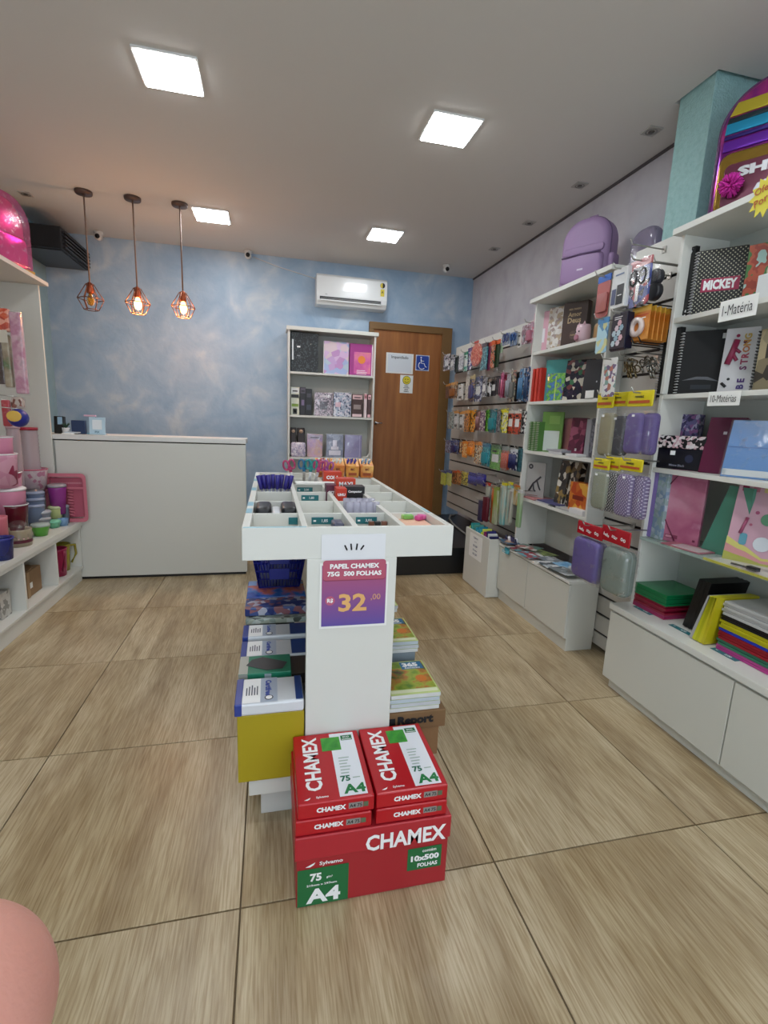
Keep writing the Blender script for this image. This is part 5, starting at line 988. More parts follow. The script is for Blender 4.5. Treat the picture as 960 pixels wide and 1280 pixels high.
def case_pack(px, hpx, c, label, bm, two=False):
    yc, w_, z_, h_ = rx(*px, c); hy, hw, hz, hh = rx(*hpx, c)
    t = thing('pencil_case_pack', label, 'pencil case', (c, yc, z_), RW)
    n = 2 if two else 1
    for i in range(n):
        ww = w_/n if not two else w_*(.62 if i == 0 else .5)
        MB().slab(rrect(ww, h_*.93, ww*.25), .055, bm, r=.022, y0=.0+.03*i, x0=(-w_*.19 if i == 0 else w_*.25) if two else 0).build('pencil_case', t)
    MB().slab(rrect(w_*1.08, h_, .01), .075, CLEAR, r=.01, y0=-.012).build('clear_bag', t)
    b = MB(); b.slab(rrect(hw, hh, .006), .012, YH, r=.004, y0=.01, x0=yc-hy, z0=hz-z_); b.text('newest', yc-hy, hz-z_+hh*.62, INK, w=hw*.35, y=.007); b.patch(yc-hy-hw*.42, yc-hy+hw*.42, hz-z_+hh*.2, hz-z_+hh*.38, mat('#b8501c', .4), .007)
    b.build('header_card', t)
    b = MB(); b.patch(-.012-w_*.1, .012-w_*.1, h_*.84, h_*.89, WINK, -.014); b.build('price_sticker', t)
    hook(hy, hz+hh*.8, c-.04, 'wire hooks of the narrow slatwall', 'wire hook holding the '+label[:45])
case_pack((747, 512, 764, 570), (745, 491, 765, 510), 3.34, 'olive beige pencil case in a bag, upper row of the yellow headed packs', mat('#8c8464', .6))
case_pack((762, 516, 780, 570), (760, 490, 783, 508), 3.36, 'charcoal pencil case in a bag, upper row of the yellow headed packs', mat('#2a2a34', .6))
case_pack((779, 512, 811, 568), (783, 488, 814, 508), 3.33, 'pair of plain purple pencil cases with yellow header, upper row', mat('#5c4a86', .6), True)
case_pack((738, 586, 757, 637), (740, 573, 760, 587), 3.32, 'sage grey pencil case in a bag, lower row of the yellow headed packs', mat('#8c907c', .6))
case_pack((753, 587, 770, 641), (754, 571, 774, 588), 3.34, 'black pencil case with white dots, lower row of the yellow headed packs', pmat(['#d8d8d8', '#1c1c20'], 80, .5, 0, 'dots'))
case_pack((767, 589, 799, 648), (772, 573, 801, 589), 3.31, 'pair of lilac dotted pencil cases, lower row of the yellow headed packs', pmat(['#c8c0d0', '#6c5c84'], 80, .5, 0, 'dots'), True)
RH = mat('#b01424', .25, bump=.2)
for (px, hpx, c, lb, m_) in (((713, 672, 745, 726), (718, 653, 750, 676), 3.27, 'large purple zip case in a red headed pack at the bottom of the narrow slatwall', mat('#5c4c90', .6)), ((749, 684, 780, 744), (748, 658, 784, 686), 3.27, 'empty looking clear grey case in a red headed pack right of the purple one', film('#aab8b0', .45))):
    yc, w_, z_, h_ = rx(*px, c); hy, hw, hz, hh = rx(*hpx, c)
    t = thing('zip_case_pack', lb, 'pencil case', (c, yc, z_), RW)
    MB().slab(rrect(w_, h_*.97, .04), .10, m_, r=.03).build('case', t)
    b = MB(); b.tube([(p[0], .05, p[1]) for p in rrect(w_*1.0, h_*.97, .04)], .005, mat('#453a70' if 'purple' in lb and 'right' not in lb else '#7c8884', .4), 5, closed=True); b.build('zipper', t)
    MB().slab(rrect(w_*1.08, h_*1.02, .01), .12, CLEAR, r=.01, y0=-.012).build('clear_bag', t)
    b = MB(); b.slab(rrect(hw, hh*.72, .006), .012, RH, r=.004, y0=.02, x0=yc-hy, z0=hz-z_+hh*.2)
    for i in range(3): b.text(['belle', 'star', 'oo'][i], yc-hy-hw*.3+hw*.3*i, hz-z_+hh*.5, WINK, h=.022, y=.017, rot=-.2)
    b.build('header_card', t); hook(hy, hz+hh*.8, c-.02, 'wire hooks of the narrow slatwall', 'wire hook holding the '+lb[:40])

# ------------------------------------------------------------------ right shelf unit goods
GA = ['#6c2c8c', '#8c3c90']
w_ = .52; A_ = at(893, 200, 0, 3.53); dr_ = (math.cos(RW+.55), math.sin(RW+.55)); bx_, by_ = A_.x+dr_[0]*w_/2, A_.y+dr_[1]*w_/2
h_ = at(935, 114, 0, bx_).z-2.942
t = thing('backpack', 'shiny rainbow metallic backpack with a pink pompom on the right shelf top', 'backpack', (bx_, by_, 2.942), RW+.55)
IR = pmat(['#7c2484', '#b83c8c', '#7c2484', '#4c2c9c'], 6, .18, 2, 'soft', bump=.3, metal=.6)
MB().slab(arch(w_, h_, .23, .04, 12), .20, IR, r=.05).build('body', t)
cols = ['#c8b83c', '#2c3c44', '#2c9cc8', '#3c2c7c', '#6c2ca8']; zz = [.76, .71, .63, .59, .50]; hh_ = [.09, .04, .08, .03, .08]
def halfw(z):
    rt = .23
    return w_/2 if z < h_-rt else w_/2-rt+math.sqrt(max(0, rt*rt-(z-h_+rt)**2))
for k in range(5):
    z = h_*zz[k]; z1_ = z+h_*hh_[k]; a_, b__ = (halfw(z)-.035), (halfw(z1_)-.035)
    MB().slab([(a_, z), (b__, z1_), (-b__, z1_), (-a_, z)], .014, mat(cols[k], .2, .55, bump=.5, bscale=14), r=.005, y0=-.009).build('colour_band', t)
MB().slab(rrect(w_*.88, h_*.46, .05), .06, mat('#9c7c34', .2, .7, bump=.7, bscale=12), r=.02, y0=-.035, z0=.01).build('front_pocket', t)
MB().slab(rrect(w_*.74, h_*.33, .03), .01, mat('#6c3448', .3, .4), r=.004, y0=-.042, z0=.03).build('pocket_panel', t)
b = MB(); b.text('SHINE', .02, h_*.30, mat('#c8c8cc', .25, .5), h=.05, w=.30, bold=.06, y=-.046); b.text('OG', .04, h_*.14, mat('#d0d0d6', .25, .5), h=.075, w=.17, bold=.07, y=-.046); b.build('lettering', t)
b = MB(); b.tube([(p[0], .03, p[1]) for p in arch(w_*.985, h_*.99, .225, .04, 12)], .008, mat('#4c1450', .3), 6, closed=True); b.build('zipper', t)
b = MB(); rr = random.Random(3)
for k in range(160):
    a = rr.uniform(0, 2*PI); e = math.asin(rr.uniform(-1, 1)); d = Vector((math.cos(a)*math.cos(e), math.sin(a)*math.cos(e), math.sin(e)))
    b.tube([d*.02, d*rr.uniform(.052, .062)], [.010, .004], mat('#c8289c', .8), 4)
b.build('pompom', t, (-w_*.28, -.07, h_*.20))
MB().tube([(-w_*.5, .2, .45), (-w_*.56, .22, .25), (-w_*.5, .2, .02)], .018, mat('#7c6c8c', .3, .4), 6).build('strap', t)
yc, w_, z_, h_ = rx(938, 243, 975, 292, 3.44)
b = MB(); n = 12; out = [((.062 if i % 2 else .09)*math.cos(2*PI*i/(2*n)), (.07 if i % 2 else .10)*math.sin(2*PI*i/(2*n))) for i in range(2*n)]
b.slab(out, .003, mat('#dcd03c', .5)); b.text('Oferta', 0, .035, mat('#b85c20', .5), w=.12, rot=.15); b.text('Por', -.02, -.02, mat('#b85c20', .5), w=.07, rot=.25)
solo(b, 'starburst_price_tag', 'yellow starburst price tag on the edge of the right unit top board', 'price tag', (3.445, yc+.015, 2.90), RW)
# row 1
def fm(mb, w, h):
    mb.patch(-w*.36, w*.42, h*.36, h*.56, mat('#a01c48', .4)); mb.text('MICKEY', .03*w, h*.46, WINK, h=h*.15, w=w*.68, bold=.05, y=-.004)
DOT = pmat(['#b9b49c', '#101012'], 80, .35, 0, 'dots')
stand((869, 312, 930, 390), 3.55, 2.435, 'spiral_notebook', 'black dotted spiral notebook with a crimson title band, right unit top shelf', 'notebook', DOT, .03, fm, spiral='#b9b9b9', pages='#c8c8c8', tilt=0.72)
stand((852, 312, 864, 392), 3.56, 2.435, 'spiral_notebook', 'black checked spiral notebook standing at the left end of the top shelf', 'notebook', mat('#111114', .35), .03, lambda q, w, h: (q.patch(-w*.45, w*.45, h*.02, h*.12, pmat(['#e0e0e0', '#101012'], 60, .4, 3)), q.patch(-w*.45, w*.45, h*.88, h*.97, pmat(['#e0e0e0', '#101012'], 60, .4, 3))), spiral='#c0c0c0')
stand((931, 305, 975, 385), 3.58, 2.435, 'spiral_notebook', 'notebook with a red and green abstract cover right of the dotted one', 'notebook', pmat(['#96b4ac', '#8c3424', '#a44c34', '#3c6c38', '#c8b4a4', '#2c4c30'], 8, .35, 4, 'noise'), .03, tilt=0.45)
stand((945, 340, 985, 383), 3.57, 2.435, 'notebook', 'plain white notebook leaning in front of the red and green one', 'notebook', mat('#d4d8d8', .4), .02)
def sheet(px, c, s, lb, tilt):
    yc, w_, z_, h_ = rx(*px, c); b = MB().box(-w_/2, w_/2, 0, .002, 0, h_, PAPER); b.text(s, 0, h_*.5, INK, w=w_*.8, h=h_*.5, bold=-.004, rot=0)
    solo(b, 'shelf_label', lb, 'label', (c, yc, z_), RW, rot=(0, tilt, RW) if 0 else None)
sheet((900, 372, 946, 398), 3.494, '1-Matéria', 'white paper label reading 1 Matéria on the upper shelf edge', .0)
sheet((885, 489, 925, 507), 3.494, '10-Matérias', 'white paper label reading 10 Matérias on the second shelf edge', .0)
# row 2
stand((826, 412, 846, 489), 3.535, 1.985, 'spiral_notebook', 'narrow black spiral notebook at the left end of the second shelf', 'notebook', mat('#08080a', .7), .035, spiral='#b8b8b8')
def fcar(mb, w, h):
    G_ = mat('#5c5c60', .35); mb.add([(-w*.42, -.002, h*.22), (-w*.1, -.002, h*.28), (w*.15, -.002, h*.275), (w*.42, -.002, h*.2), (w*.1, -.002, h*.23), (-w*.1, -.002, h*.235)], [(0, 1, 2, 3, 4, 5)], G_)
    mb.patch(-w*.2, w*.25, h*.08, h*.15, mat('#24242a', .3)); mb.patch(w*.34, w*.48, h*.86, h*.94, mat('#c8c8c8', .4))
stand((851, 414, 908, 489), 3.54, 1.985, 'spiral_notebook', 'large black spiral notebook with a faint car outline on the second shelf', 'notebook', mat('#060608', .7), .035, fcar, spiral='#b8b8b8', pages='#a0a0a0', tilt=0.70)
def fbs(mb, w, h):
    for i, (ch, c) in enumerate(zip('BE STRONG', ['#3c2c6c', '#4c2c6c', '#000000', '#6c2c5c', '#8c2c4c', '#a0344c', '#b06a3c', '#b8843c', '#b89a4c'])):
        if ch != ' ': mb.text(ch, w*.18, h*(.10+.095*i), mat(c, .4), h=w*.22, rot=PI/2, bold=.04)
    R_ = mat('#8c2448', .4); mb.shape(circle(w*.06, 10), R_, -.002, -w*.12, h*.88); mb.tube([(-w*.12, -.002, h*.82), (-w*.22, -.002, h*.62), (-w*.32, -.002, h*.45)], .016, R_, 6); mb.tube([(-w*.2, -.002, h*.7), (w*.02, -.002, h*.62)], .009, R_, 5); mb.tube([(-w*.22, -.002, h*.62), (-w*.05, -.002, h*.5)], .010, R_, 5)
    mb.shape(circle(w*.06, 10), mat('#5c1c34', .4), -.002, w*.12, h*.78); mb.shape(circle(w*.05, 10), INK, -.002, -w*.2, h*.22); mb.tube([(-w*.4, -.002, h*.16), (-w*.25, -.002, h*.1)], .008, INK, 5)
stand((902, 410, 944, 488), 3.62, 1.985, 'notebook', 'white notebook with rainbow lettering up its side on the second shelf', 'notebook', mat('#c4c2c4', .4), .03, fbs, lean=-.05, pages='#8c8c98', tilt=0.55)
stand((946, 410, 985, 488), 3.62, 1.985, 'spiral_notebook', 'tan and black notebook at the right edge of the second shelf', 'notebook', pmat(['#8c8468', '#a49878', '#2c2c28', '#787058'], 10, .4, 5), .04, spiral='#444444')
# row 3
stand((833, 518, 873, 550), 3.64, 1.53, 'patterned_box', 'blue purple floral box standing behind the black pencil case', 'box', pmat(['#4c4670', '#6c6490', '#a8a0bc', '#3c3658', '#8c5c8c'], 40, .35, 4), .08, tilt=0.40)
yc, w_, z_, h_ = rx(820, 545, 876, 582, 3.55); h_ = z_+h_-1.53
t = thing('pencil_case_box', 'black box shaped pencil case with a white patterned lid on the third shelf', 'pencil case', (3.57, yc, 1.5315), RW+.35)
w_ *= .8
MB().box(-w_/2, w_/2, 0, .12, 0, h_*.62, mat('#0e0f1c', .3)).build('body', t, bev=.008)
MB().box(-w_/2-.006, w_/2+.006, -.006, .126, h_*.62, h_, pmat(['#d8c8c8', '#0e0e12', '#e0d8d8', '#141418', '#c8a0a8'], 40, .35, 7)).build('lid', t, bev=.006)
b = MB(); b.text('Minne Black', -w_*.02, h_*.12, mat('#8c8c9c', .4), w=w_*.34); b.patch(-w_*.2, -w_*.09, h_*.42, h_*.55, WINK); b.shape(circle(w_*.09, 12), mat('#2a2e48', .3), -.002, w_*.22, h_*.34); b.build('print', t)
stand((878, 520, 925, 584), 3.58, 1.53, 'folder', 'maroon folder leaning behind the blue folder on the third shelf', 'folder', mat('#5c0c34', .3), .05, bars(('#c8b8c0', .0, .72, .1, .05)), lean=-.2, tilt=0.40)
def fbl(mb, w, h): mb.patch(-w*.5, w*.5, h*.52, h*.53, mat('#3c5c94', .4)); mb.patch(-w*.48, w*.40, h*.03, h*.14, mat('#c4c8c8', .4))
stand((906, 523, 990, 590), 3.52, 1.53, 'folder', 'shiny light blue expanding folder on the third shelf', 'folder', mat('#5c86bc', .2, coat=.5, bump=.3, bscale=8), .07, fbl, lean=-.25, tilt=0.45, wrap=True)
# row 4
stand((806, 586, 818, 672), 3.53, 1.0755, 'folder', 'plain lavender folder edge at the left of the glass shelf', 'folder', mat('#8470b4', .4), .04)
stand((818.5, 586, 831, 673), 3.53, 1.0755, 'folder', 'pale blue floral folder edge next to the lavender one', 'folder', pmat(['#98a8b4', '#b0bcc4', '#7c94ac', '#8ca0a0'], 26, .4, 2), .04)
def fpe(mb, w, h):
    E_ = mat('#6c2444', .5); mb.tube([(-w*.5, -.003, h*.76), (-w*.18, -.003, h*.99)], .0035, E_, 5); mb.tube([(-w*.5, -.003, h*.34), (-w*.12, -.003, h*.02)], .0035, E_, 5)
    mb.patch(-w*.4, -w*.05, h*.05, h*.10, mat('#7c3450', .4)); mb.patch(-w*.38, -w*.2, h*.06, h*.09, mat('#c88c9c', .4), -.003); mb.patch(w*.35, w*.42, h*.05, h*.08, E_)
stand((832, 588, 880, 675), 3.55, 1.0755, 'elastic_folder', 'pink folder with crimson elastic bands on the glass shelf', 'folder', pmat(['#c48a9c', '#b87088', '#a85878', '#cc9cac'], 6, .3, 3, 'soft'), .03, fpe, tilt=0.42)
b = MB().add([(-.12, 0, 0), (.14, 0, 0), (.14, 0, .40), (.0, 0, .40), (-.12, .02, 0), (.14, .02, 0), (.14, .02, .40), (.0, .02, .40)], [(0, 1, 2, 3), (7, 6, 5, 4), (0, 4, 5, 1), (1, 5, 6, 2), (2, 6, 7, 3), (3, 7, 4, 0)], mat('#4f8c78', .35))
solo(b, 'folder', 'sea green folder leaning behind the pastel pad on the glass shelf', 'folder', (3.62, rx(890, 600, 925, 680, 3.62)[0], 1.077), RW)
def fun(mb, w, h):
    for i, c in enumerate(('#8c2c4c', '#b06c7c', '#c8b878', '#4c7c64')): mb.patch(-w*.42+w*.2*i, -w*.30+w*.2*i, h*.86, h*.96, mat(c, .4))
    out = [(-w*.5, 0), (w*.5, 0), (w*.5, h*.12), (w*.2, h*.10), (-w*.1, h*.2), (-w*.3, h*.24), (-w*.5, h*.3)]
    mb.shape(out, mat('#c8c06c', .4), -.002); mb.shape([(p[0], p[1]*.72) for p in out], mat('#c88c8c', .4), -.003); mb.shape([(p[0], p[1]*.4) for p in out], mat('#a8a84c', .4), -.004)
    mb.shape(circle(w*.16, 14), mat('#c8ccd0', .4), -.005, w*.15, h*.26); mb.shape(circle(w*.13, 14), mat('#5c8c6c', .4), -.0045, w*.16, h*.55)
    mb.tube([(-w*.28, -.003, h*.35), (-w*.2, -.003, h*.55)], .008, mat('#a04c6c', .4)); mb.shape(circle(w*.04, 10), mat('#a04c6c', .4), -.003, -w*.05, h*.62); mb.shape(circle(w*.03, 10), mat('#b05c74', .4), -.003, -w*.12, h*.47)
    mb.shape(rrect(w*.14, h*.14, w*.05), mat('#5c94a4', .4), -.005, -w*.2, h*.22)
stand((912, 600, 985, 684), 3.54, 1.0765, 'drawing_pad', 'pink pastel pad with a wavy rainbow foot at the right of the glass shelf', 'pad', mat('#c49aa8', .35), .03, fun, lean=-.2, tilt=0.45)
solo(MB().box(-.13, .13, 0, .14, 0, .006, mat('#b06c78', .3)).box(-.06, .12, .005, .10, .0065, .010, mat('#d0c0c0', .2)), 'flat_pack', 'flat pink and clear pack lying on the glass shelf before the elastic folder', 'pack', (3.485, -3.20, 1.077), RW+.1)
t = thing('wrapped_sheet_pack', 'crinkled clear pack with a yellow edge hanging over the glass shelf', 'pack', (3.44, -3.76, 1.078), RW)
MB().box(-.34, .25, 0, .22, 0, .008, pmat(['#b4b4b0', '#c8c8c4', '#98989c'], 10, .25, 3, 'soft')).build('sheets', t); MB().box(-.345, .25, -.006, .004, -.002, .010, mat('#b8b43c', .4)).build('yellow_edge', t)
MB().slab(rrect(.62, .03, .012), .24, CLEAR, r=.01, y0=-.02, x0=-.045, z0=-.004).build('clear_bag', t)
solo(MB().tube([(0, 0, 0), (.10, .01, .002)], .006, DARK).box(.09, .14, -.01, .02, -.004, .014, DARK), 'compass_tool', 'small dark metal tool lying on the glass shelf', 'tool', (3.46, -3.56, 1.097), RW)
# bottom row: plastic folders
def stack(cols, x, y, w, d, z0, th, lab):
    z = z0
    for k, (c, n, nm) in enumerate(cols):
        for q in range(n):
            s = .008*math.sin(k*5+q*3)
            solo(MB().slab([(-w/2, 0), (w/2, 0), (w/2, th*.9), (-w/2, th*.9)], d, mat(c, .25), y0=0), 'plastic_folder', '%s folder in the %s, %s of its colour from below' % (nm, lab, ORD[q]), 'folder', (x+s*.4, y+s, z), RW, 'plastic folders in the '+lab, bev=.001)
            z += th
stack([('#a02c5c', 2, 'pink'), ('#8c1834', 4, 'crimson'), ('#127444', 5, 'green')], 3.50, at(791, 752, 0, 3.50).y-.135, .27, .30, .603, .0145, 'left stack on the cabinet')
for k in range(3):
    t = solo(MB().box(-.013, .013, 0, .29, 0, .32, mat('#0c0c0e', .3)), 'plastic_folder', 'black plastic folder leaning right of the left stack, %s from the left' % ORD[k], 'folder', (3.55, at(852, 790, 0, 3.55).y-.028*k-.01, .608), group='leaning black folders', rot=(0, 0, 0)); t.rotation_euler = (Matrix.Rotation(RW, 3, 'Z') @ Matrix.Rotation(.20, 3, 'Y')).to_euler()
for k in range(5):
    c = ['#a8a8a8', '#c8c820', '#b8b81c', '#ccc428', '#bcb01c'][k]
    t = solo(MB().box(-.009, .009, 0, .28, 0, .285, mat(c, .3)), 'plastic_folder', ['clear grey plastic folder leaning between the black and yellow ones'][0] if k == 0 else 'yellow plastic folder leaning in the middle of the cabinet, %s from the left' % ORD[k-1], 'folder', (3.45, at(862, 802, 0, 3.45).y-.020*k, .608), group='leaning folders'); t.rotation_euler = (Matrix.Rotation(RW, 3, 'Z') @ Matrix.Rotation(.26-.03*k, 3, 'Y')).to_euler()
stack([('#b03c84', 2, 'magenta'), ('#2c6c54', 2, 'dark green'), ('#8c1424', 3, 'red'), ('#2434a8', 1, 'blue'), ('#b8b01c', 3, 'yellow'), ('#141416', 2, 'black'), ('#b8b8b6', 5, 'clear white')], 3.49, at(893, 818, 0, 3.49).y-.17, .34, .30, .603, .0155, 'right stack on the cabinet')
for k, (px, lb) in enumerate((((794, 760, 814, 766), 'teal price label on the long cabinet before the left folder stack'), ((838, 782, 864, 792), 'teal price label on the long cabinet before the black folders'), ((890, 812, 922, 824), 'teal price label on the long cabinet before the right folder stack'))):
    p = at((px[0]+px[2])/2, (px[1]+px[3])/2, 2, .602)
    b = MB().box(-.075, .075, -.018, .018, 0, .0015, TEAL); b.text(['4,00', '4,50', '5,00'][k], .02, -.002, WINK, h=.02, plane='xy', y=.002, bold=.03); b.text('R$', -.05, .002, WINK, h=.011, plane='xy', y=.002)
    solo(b, 'price_label', lb, 'price label', (p.x, p.y, .602), RW)

# ------------------------------------------------------------------ left unit
LX = -.77
t = thing('display_bench', 'long low white bench with open compartments along the left wall', 'bench', (-1.08, -2.0, 0))
def lp(x0, x1, y0, y1, z0, z1, nm, m=WHITE): return MB().box(x0+1.08, x1+1.08, y0+2.0, y1+2.0, z0, z1, m).build(nm, t, bev=.002)
lp(-1.57, -.765, -4.3, -.12, .585, .632, 'top_board'); lp(-1.56, -.782, -4.3, -.125, .13, .155, 'bottom_board'); lp(-1.56, -.80, -4.3, -.13, 0, .129, 'plinth')
lp(-1.565, -1.55, -4.3, -.125, .155, .585, 'back_panel', INSIDE)
lp(-.80, -.775, -4.3, -.125, .552, .585, 'front_rail')
for y in (-.15, -.73, -1.33, -1.93, -2.53, -3.1, -4.29): lp(-1.55, -.785, y, y+.024, .155, .585, 'partition')
t = thing('tall_shelf_unit', 'tall white shelf unit standing on the left bench under the pink backpack', 'shelf unit', (-1.18, -2.0, .632))
def tp(x0, x1, y0, y1, z0, z1, nm, m=WHITE2): return MB().box(x0+1.18, x1+1.18, y0+2.0, y1+2.0, z0-.632, z1-.632, m).build(nm, t, bev=.002)
tp(-1.565, -.965, -.145, -.121, .633, 2.86, 'side_panel'); tp(-1.565, -.965, -3.3, -3.276, .633, 2.86, 'side_panel')
tp(-1.57, -.90, -3.32, -.09, 2.861, 2.895, 'top_board', mat('#d6cfc4', .4)); tp(-1.57, -1.555, -3.27, -.146, .633, 2.86, 'back_panel', mat('#c9c4bc', .5))
# pink backpack on the left top
PKM = mat('#c81a78', .22, .25, bump=.6, bscale=16)
tt = thing('backpack', 'hot pink shiny backpack in clear wrap on top of the left shelf unit', 'backpack', (-1.02, at(8, 300, 0, -1.0).y, 2.897), LW-.3)
MB().slab(arch(.50, .56, .19, .04, 10), .20, PKM, r=.05).build('body', tt)
MB().slab(rrect(.44, .25, .05), .05, mat('#d82a9c', .18, .4, bump=.9, bscale=14), r=.02, y0=-.03, z0=.02).build('front_pocket', tt)
b = MB(); b.tube([(p[0], .02, p[1]) for p in arch(.42, .50, .17, .04, 10)], .006, mat('#7c1050', .3), 5, closed=True); b.build('zipper', tt)
MB().slab(arch(.53, .58, .20, .04, 10), .24, film('#f8a8d8', .18), r=.05, y0=-.05).build('clear_wrap', tt)
MB().slab(rrect(.10, .02, .008), .03, mat('#b88c38', .4), y0=-.05, x0=.2, z0=.0).build('gold_tag', tt)
solo(MB().box(-.06, .06, 0, .002, -.10, .03, PAPER), 'price_paper', 'white paper hanging on the edge of the left unit top board', 'label', (-.896, -1.15, 2.85), LW)
def lpl(px, c, ax=0): return rx(*px, c)
# hanging goods of the left unit
def lhang(px, c, name, label, cat, m, depth=.04, r=.012, extra=None, yp=-.85):
    xc, w_, z_, h_ = ry(*px, yp); t = thing(name, label, cat, (xc, yp, z_), 0)
    MB().slab(rrect(w_, h_, min(r, w_*.4)), depth, m, r=min(.01, depth*.4)).build('body', t)
    MB().slab(rrect(w_*1.08, h_*1.04, .008), depth+.02, CLEAR, r=.008, y0=-.01, z0=-h_*.02).build('clear_wrap', t)
    if extra: b = MB(); extra(b, w_, h_); b.build('print', t)
    hk = MB(); hk.tube([(0, .02, h_), (-.1, .02, h_+.01), (-(xc+1.553), .02, h_+.01)], .005, WIRE, 5); hk.build('hanger', t)
    return t
lhang((15, 390, 29, 492), -1.02, 'hanging_toy', 'long pink wand toy in clear wrap hanging at the left', 'toy', pmat(['#c08ca0', '#b47890', '#d0a8b4', '#9c8c94'], 14, .3, 2, 'soft'), .05)
lhang((3, 418, 13, 484), -1.02, 'hanging_toy', 'green and beige figure pack hanging left of the pink wand', 'toy', pmat(['#3c6c34', '#8c7c64', '#a89c84', '#2c4c28'], 8, .35, 3, 'soft'), .05)
lhang((-8, 384, 2, 480), -1.02, 'hanging_toy', 'dark brown pack cut by the left edge of the picture', 'toy', mat('#3c241c', .4), .05)
lhang((-4, 385, 11, 414), -.99, 'hanging_toy', 'orange red toy hanging above the green pack', 'toy', pmat(['#c8441c', '#d85c34', '#e8a088', '#b83418'], 14, .35, 4), .05, .02, lambda q, w, h: q.patch(-w*.4, w*.3, -h*.5, h*.05, mat('#c8c0b0', .4), -.012))
lhang((2, 500, 13, 533), -1.0, 'hanging_toy', 'red card pack hanging near the glass jars', 'toy', mat('#b02434', .35), .03)
lhang((13, 496, 28, 512), -.98, 'hanging_toy', 'small bag with a brown figure above the blue ball', 'toy', pmat(['#6c3424', '#b8a89c', '#8c5040'], 18, .3, 2), .05, .03)
xc, w_, z_, h_ = ry(14, 511, 32, 534, -.9)
t = thing('toy_ball', 'blue and yellow ball in a net at the left', 'ball', (xc, -.9, z_+h_/2), 0)
MB().ball((0, 0, 0), h_*.5, mat('#242c84', .35), 14).build('ball', t); MB().slab([(h_*.36*math.cos(a), h_*.1+h_*.30*math.sin(a)) for a in [2*PI*i/12 for i in range(12)]], .012, mat('#d8b050', .4), r=.004, y0=-h_*.5-.001).build('panel', t)
MB().tube([(0, 0, h_*.5), (-(xc+1.553), 0, h_*.8)], .004, WIRE).build('hanger', t)
# plastic ware on the bench
BZ = .6335
def tub(px, x, zb, name, label, cat, m, taper=.78, rim=None, lid=None, alpha=None, n=20):
    p = at((px[0]+px[2])/2, (px[1]+px[3])/2, 0, x); yc = p.y; dep = (p-Vector((CX, CY, CZ))).dot(_f)
    r = abs(px[2]-px[0])/2*dep/F_PX; h_ = at((px[0]+px[2])/2, px[1], 0, x).z-zb; w_ = 2*r
    t = thing(name, label, cat, (x, yc, zb))
    MB().lathe([(.001, 0), (r*taper, 0), (r, h_*.9), (r*1.03, h_), (r*.95, h_), (r*.92, h_*.9), (r*taper*.92, .012), (.001, .012)], m, n=n).build('bowl', t)
    if lid: MB().lathe([(.001, h_+.02), (r*.9, h_+.018), (r*1.06, h_+.006), (r*1.06, h_-.008), (r*.9, h_-.002)], lid, n=n).build('lid', t)
    elif rim: MB().tube([(r*1.02*math.cos(2*PI*i/16), r*1.02*math.sin(2*PI*i/16), h_) for i in range(16)], .006, rim, 5, closed=True).build('rim', t)
    return t
p0 = ry(59, 588, 105, 652, -.16)
t = thing('dish_rack', 'pink plastic dish rack standing on edge against the counter', 'dish rack', (p0[0]+.02, -.20, .634))
PR = mat('#cc7484', .35); w_, h_ = p0[1]*1.12, .49
RO = rrect(w_, h_, .045); RI = [(p[0]*.84, h_/2+(p[1]-h_/2)*.86) for p in RO]
b = MB(); n_ = len(RO)
b.add([(p[0], 0, p[1]) for p in RO]+[(p[0], 0, p[1]) for p in RI]+[(p[0]*.97, .04, p[1]) for p in RI], [(i, (i+1) % n_, n_+(i+1) % n_, n_+i) for i in range(n_)]+[(n_+i, n_+(i+1) % n_, 2*n_+(i+1) % n_, 2*n_+i) for i in range(n_)], PR); b.build('rim', t)
MB().box(-w_*.40, w_*.40, .04, .048, h_*.09, h_*.91, mat('#b85c70', .4)).build('tray_floor', t)
for k in range(9): MB().tube([(w_*.02, .008, h_*(.16+.06*k)), (w_*.14, .034, h_*(.13+.06*k))], .0065, PR, 5).build('plate_rib', t)
MB().box(-w_*.42, w_*.42, .008, .02, h_*.68, h_*.72, PR).build('crossbar', t)
b = MB()
for k in range(22): b.patch(-w_*.38+w_*.034*k, -w_*.38+w_*.034*k+.006, h_*.78, h_*.81, mat('#e0a8b0', .4), .0385)
b.build('slots', t)
tub((41, 656, 61, 674), -.88, BZ, 'bowl', 'bright green bowl near the front edge of the bench', 'bowl', mat('#5ca83c', .3), .7, lid=mat('#c8d4d0', .2, alpha=.6))
tub((60, 652, 75, 664), -.90, BZ, 'bowl', 'mint green bowl next to the bright green one', 'bowl', mat('#6cbc98', .3), .75, lid=mat('#7cc8a8', .3))
tub((73, 648, 85, 658), -.85, BZ, 'bowl', 'light blue small tub at the right of the mint bowl', 'bowl', mat('#7ca0c8', .3), .8)
tub((77, 633, 86, 650), -.87, BZ, 'container', 'grey blue container behind the light blue tub', 'container', mat('#6c7c8c', .3, alpha=.8), .9, lid=mat('#98a4b0', .3))
tub((62, 607, 82, 633), -.91, BZ+.10, 'cup', 'magenta purple tumbler with grey lid in front of the dish rack', 'cup', mat('#94388c', .25), .75, lid=mat('#98949c', .3))
tub((62, 634, 77, 652), -.93, BZ, 'bowl', 'upturned pale yellow tub under the purple tumbler', 'container', mat('#c8cc8c', .35), .85, lid=mat('#c8cc9c', .3))
for k in range(3): tub((34-k*1.0, 616+8*k+0, 54, 628+9*k), -1.02, BZ+.20-.065*k+.0, 'food_container', 'blue grey food container with lid, %s from the top of its pile' % ORD[k], 'container', mat('#6c7c98', .25), .9, lid=mat('#8894ac', .25))
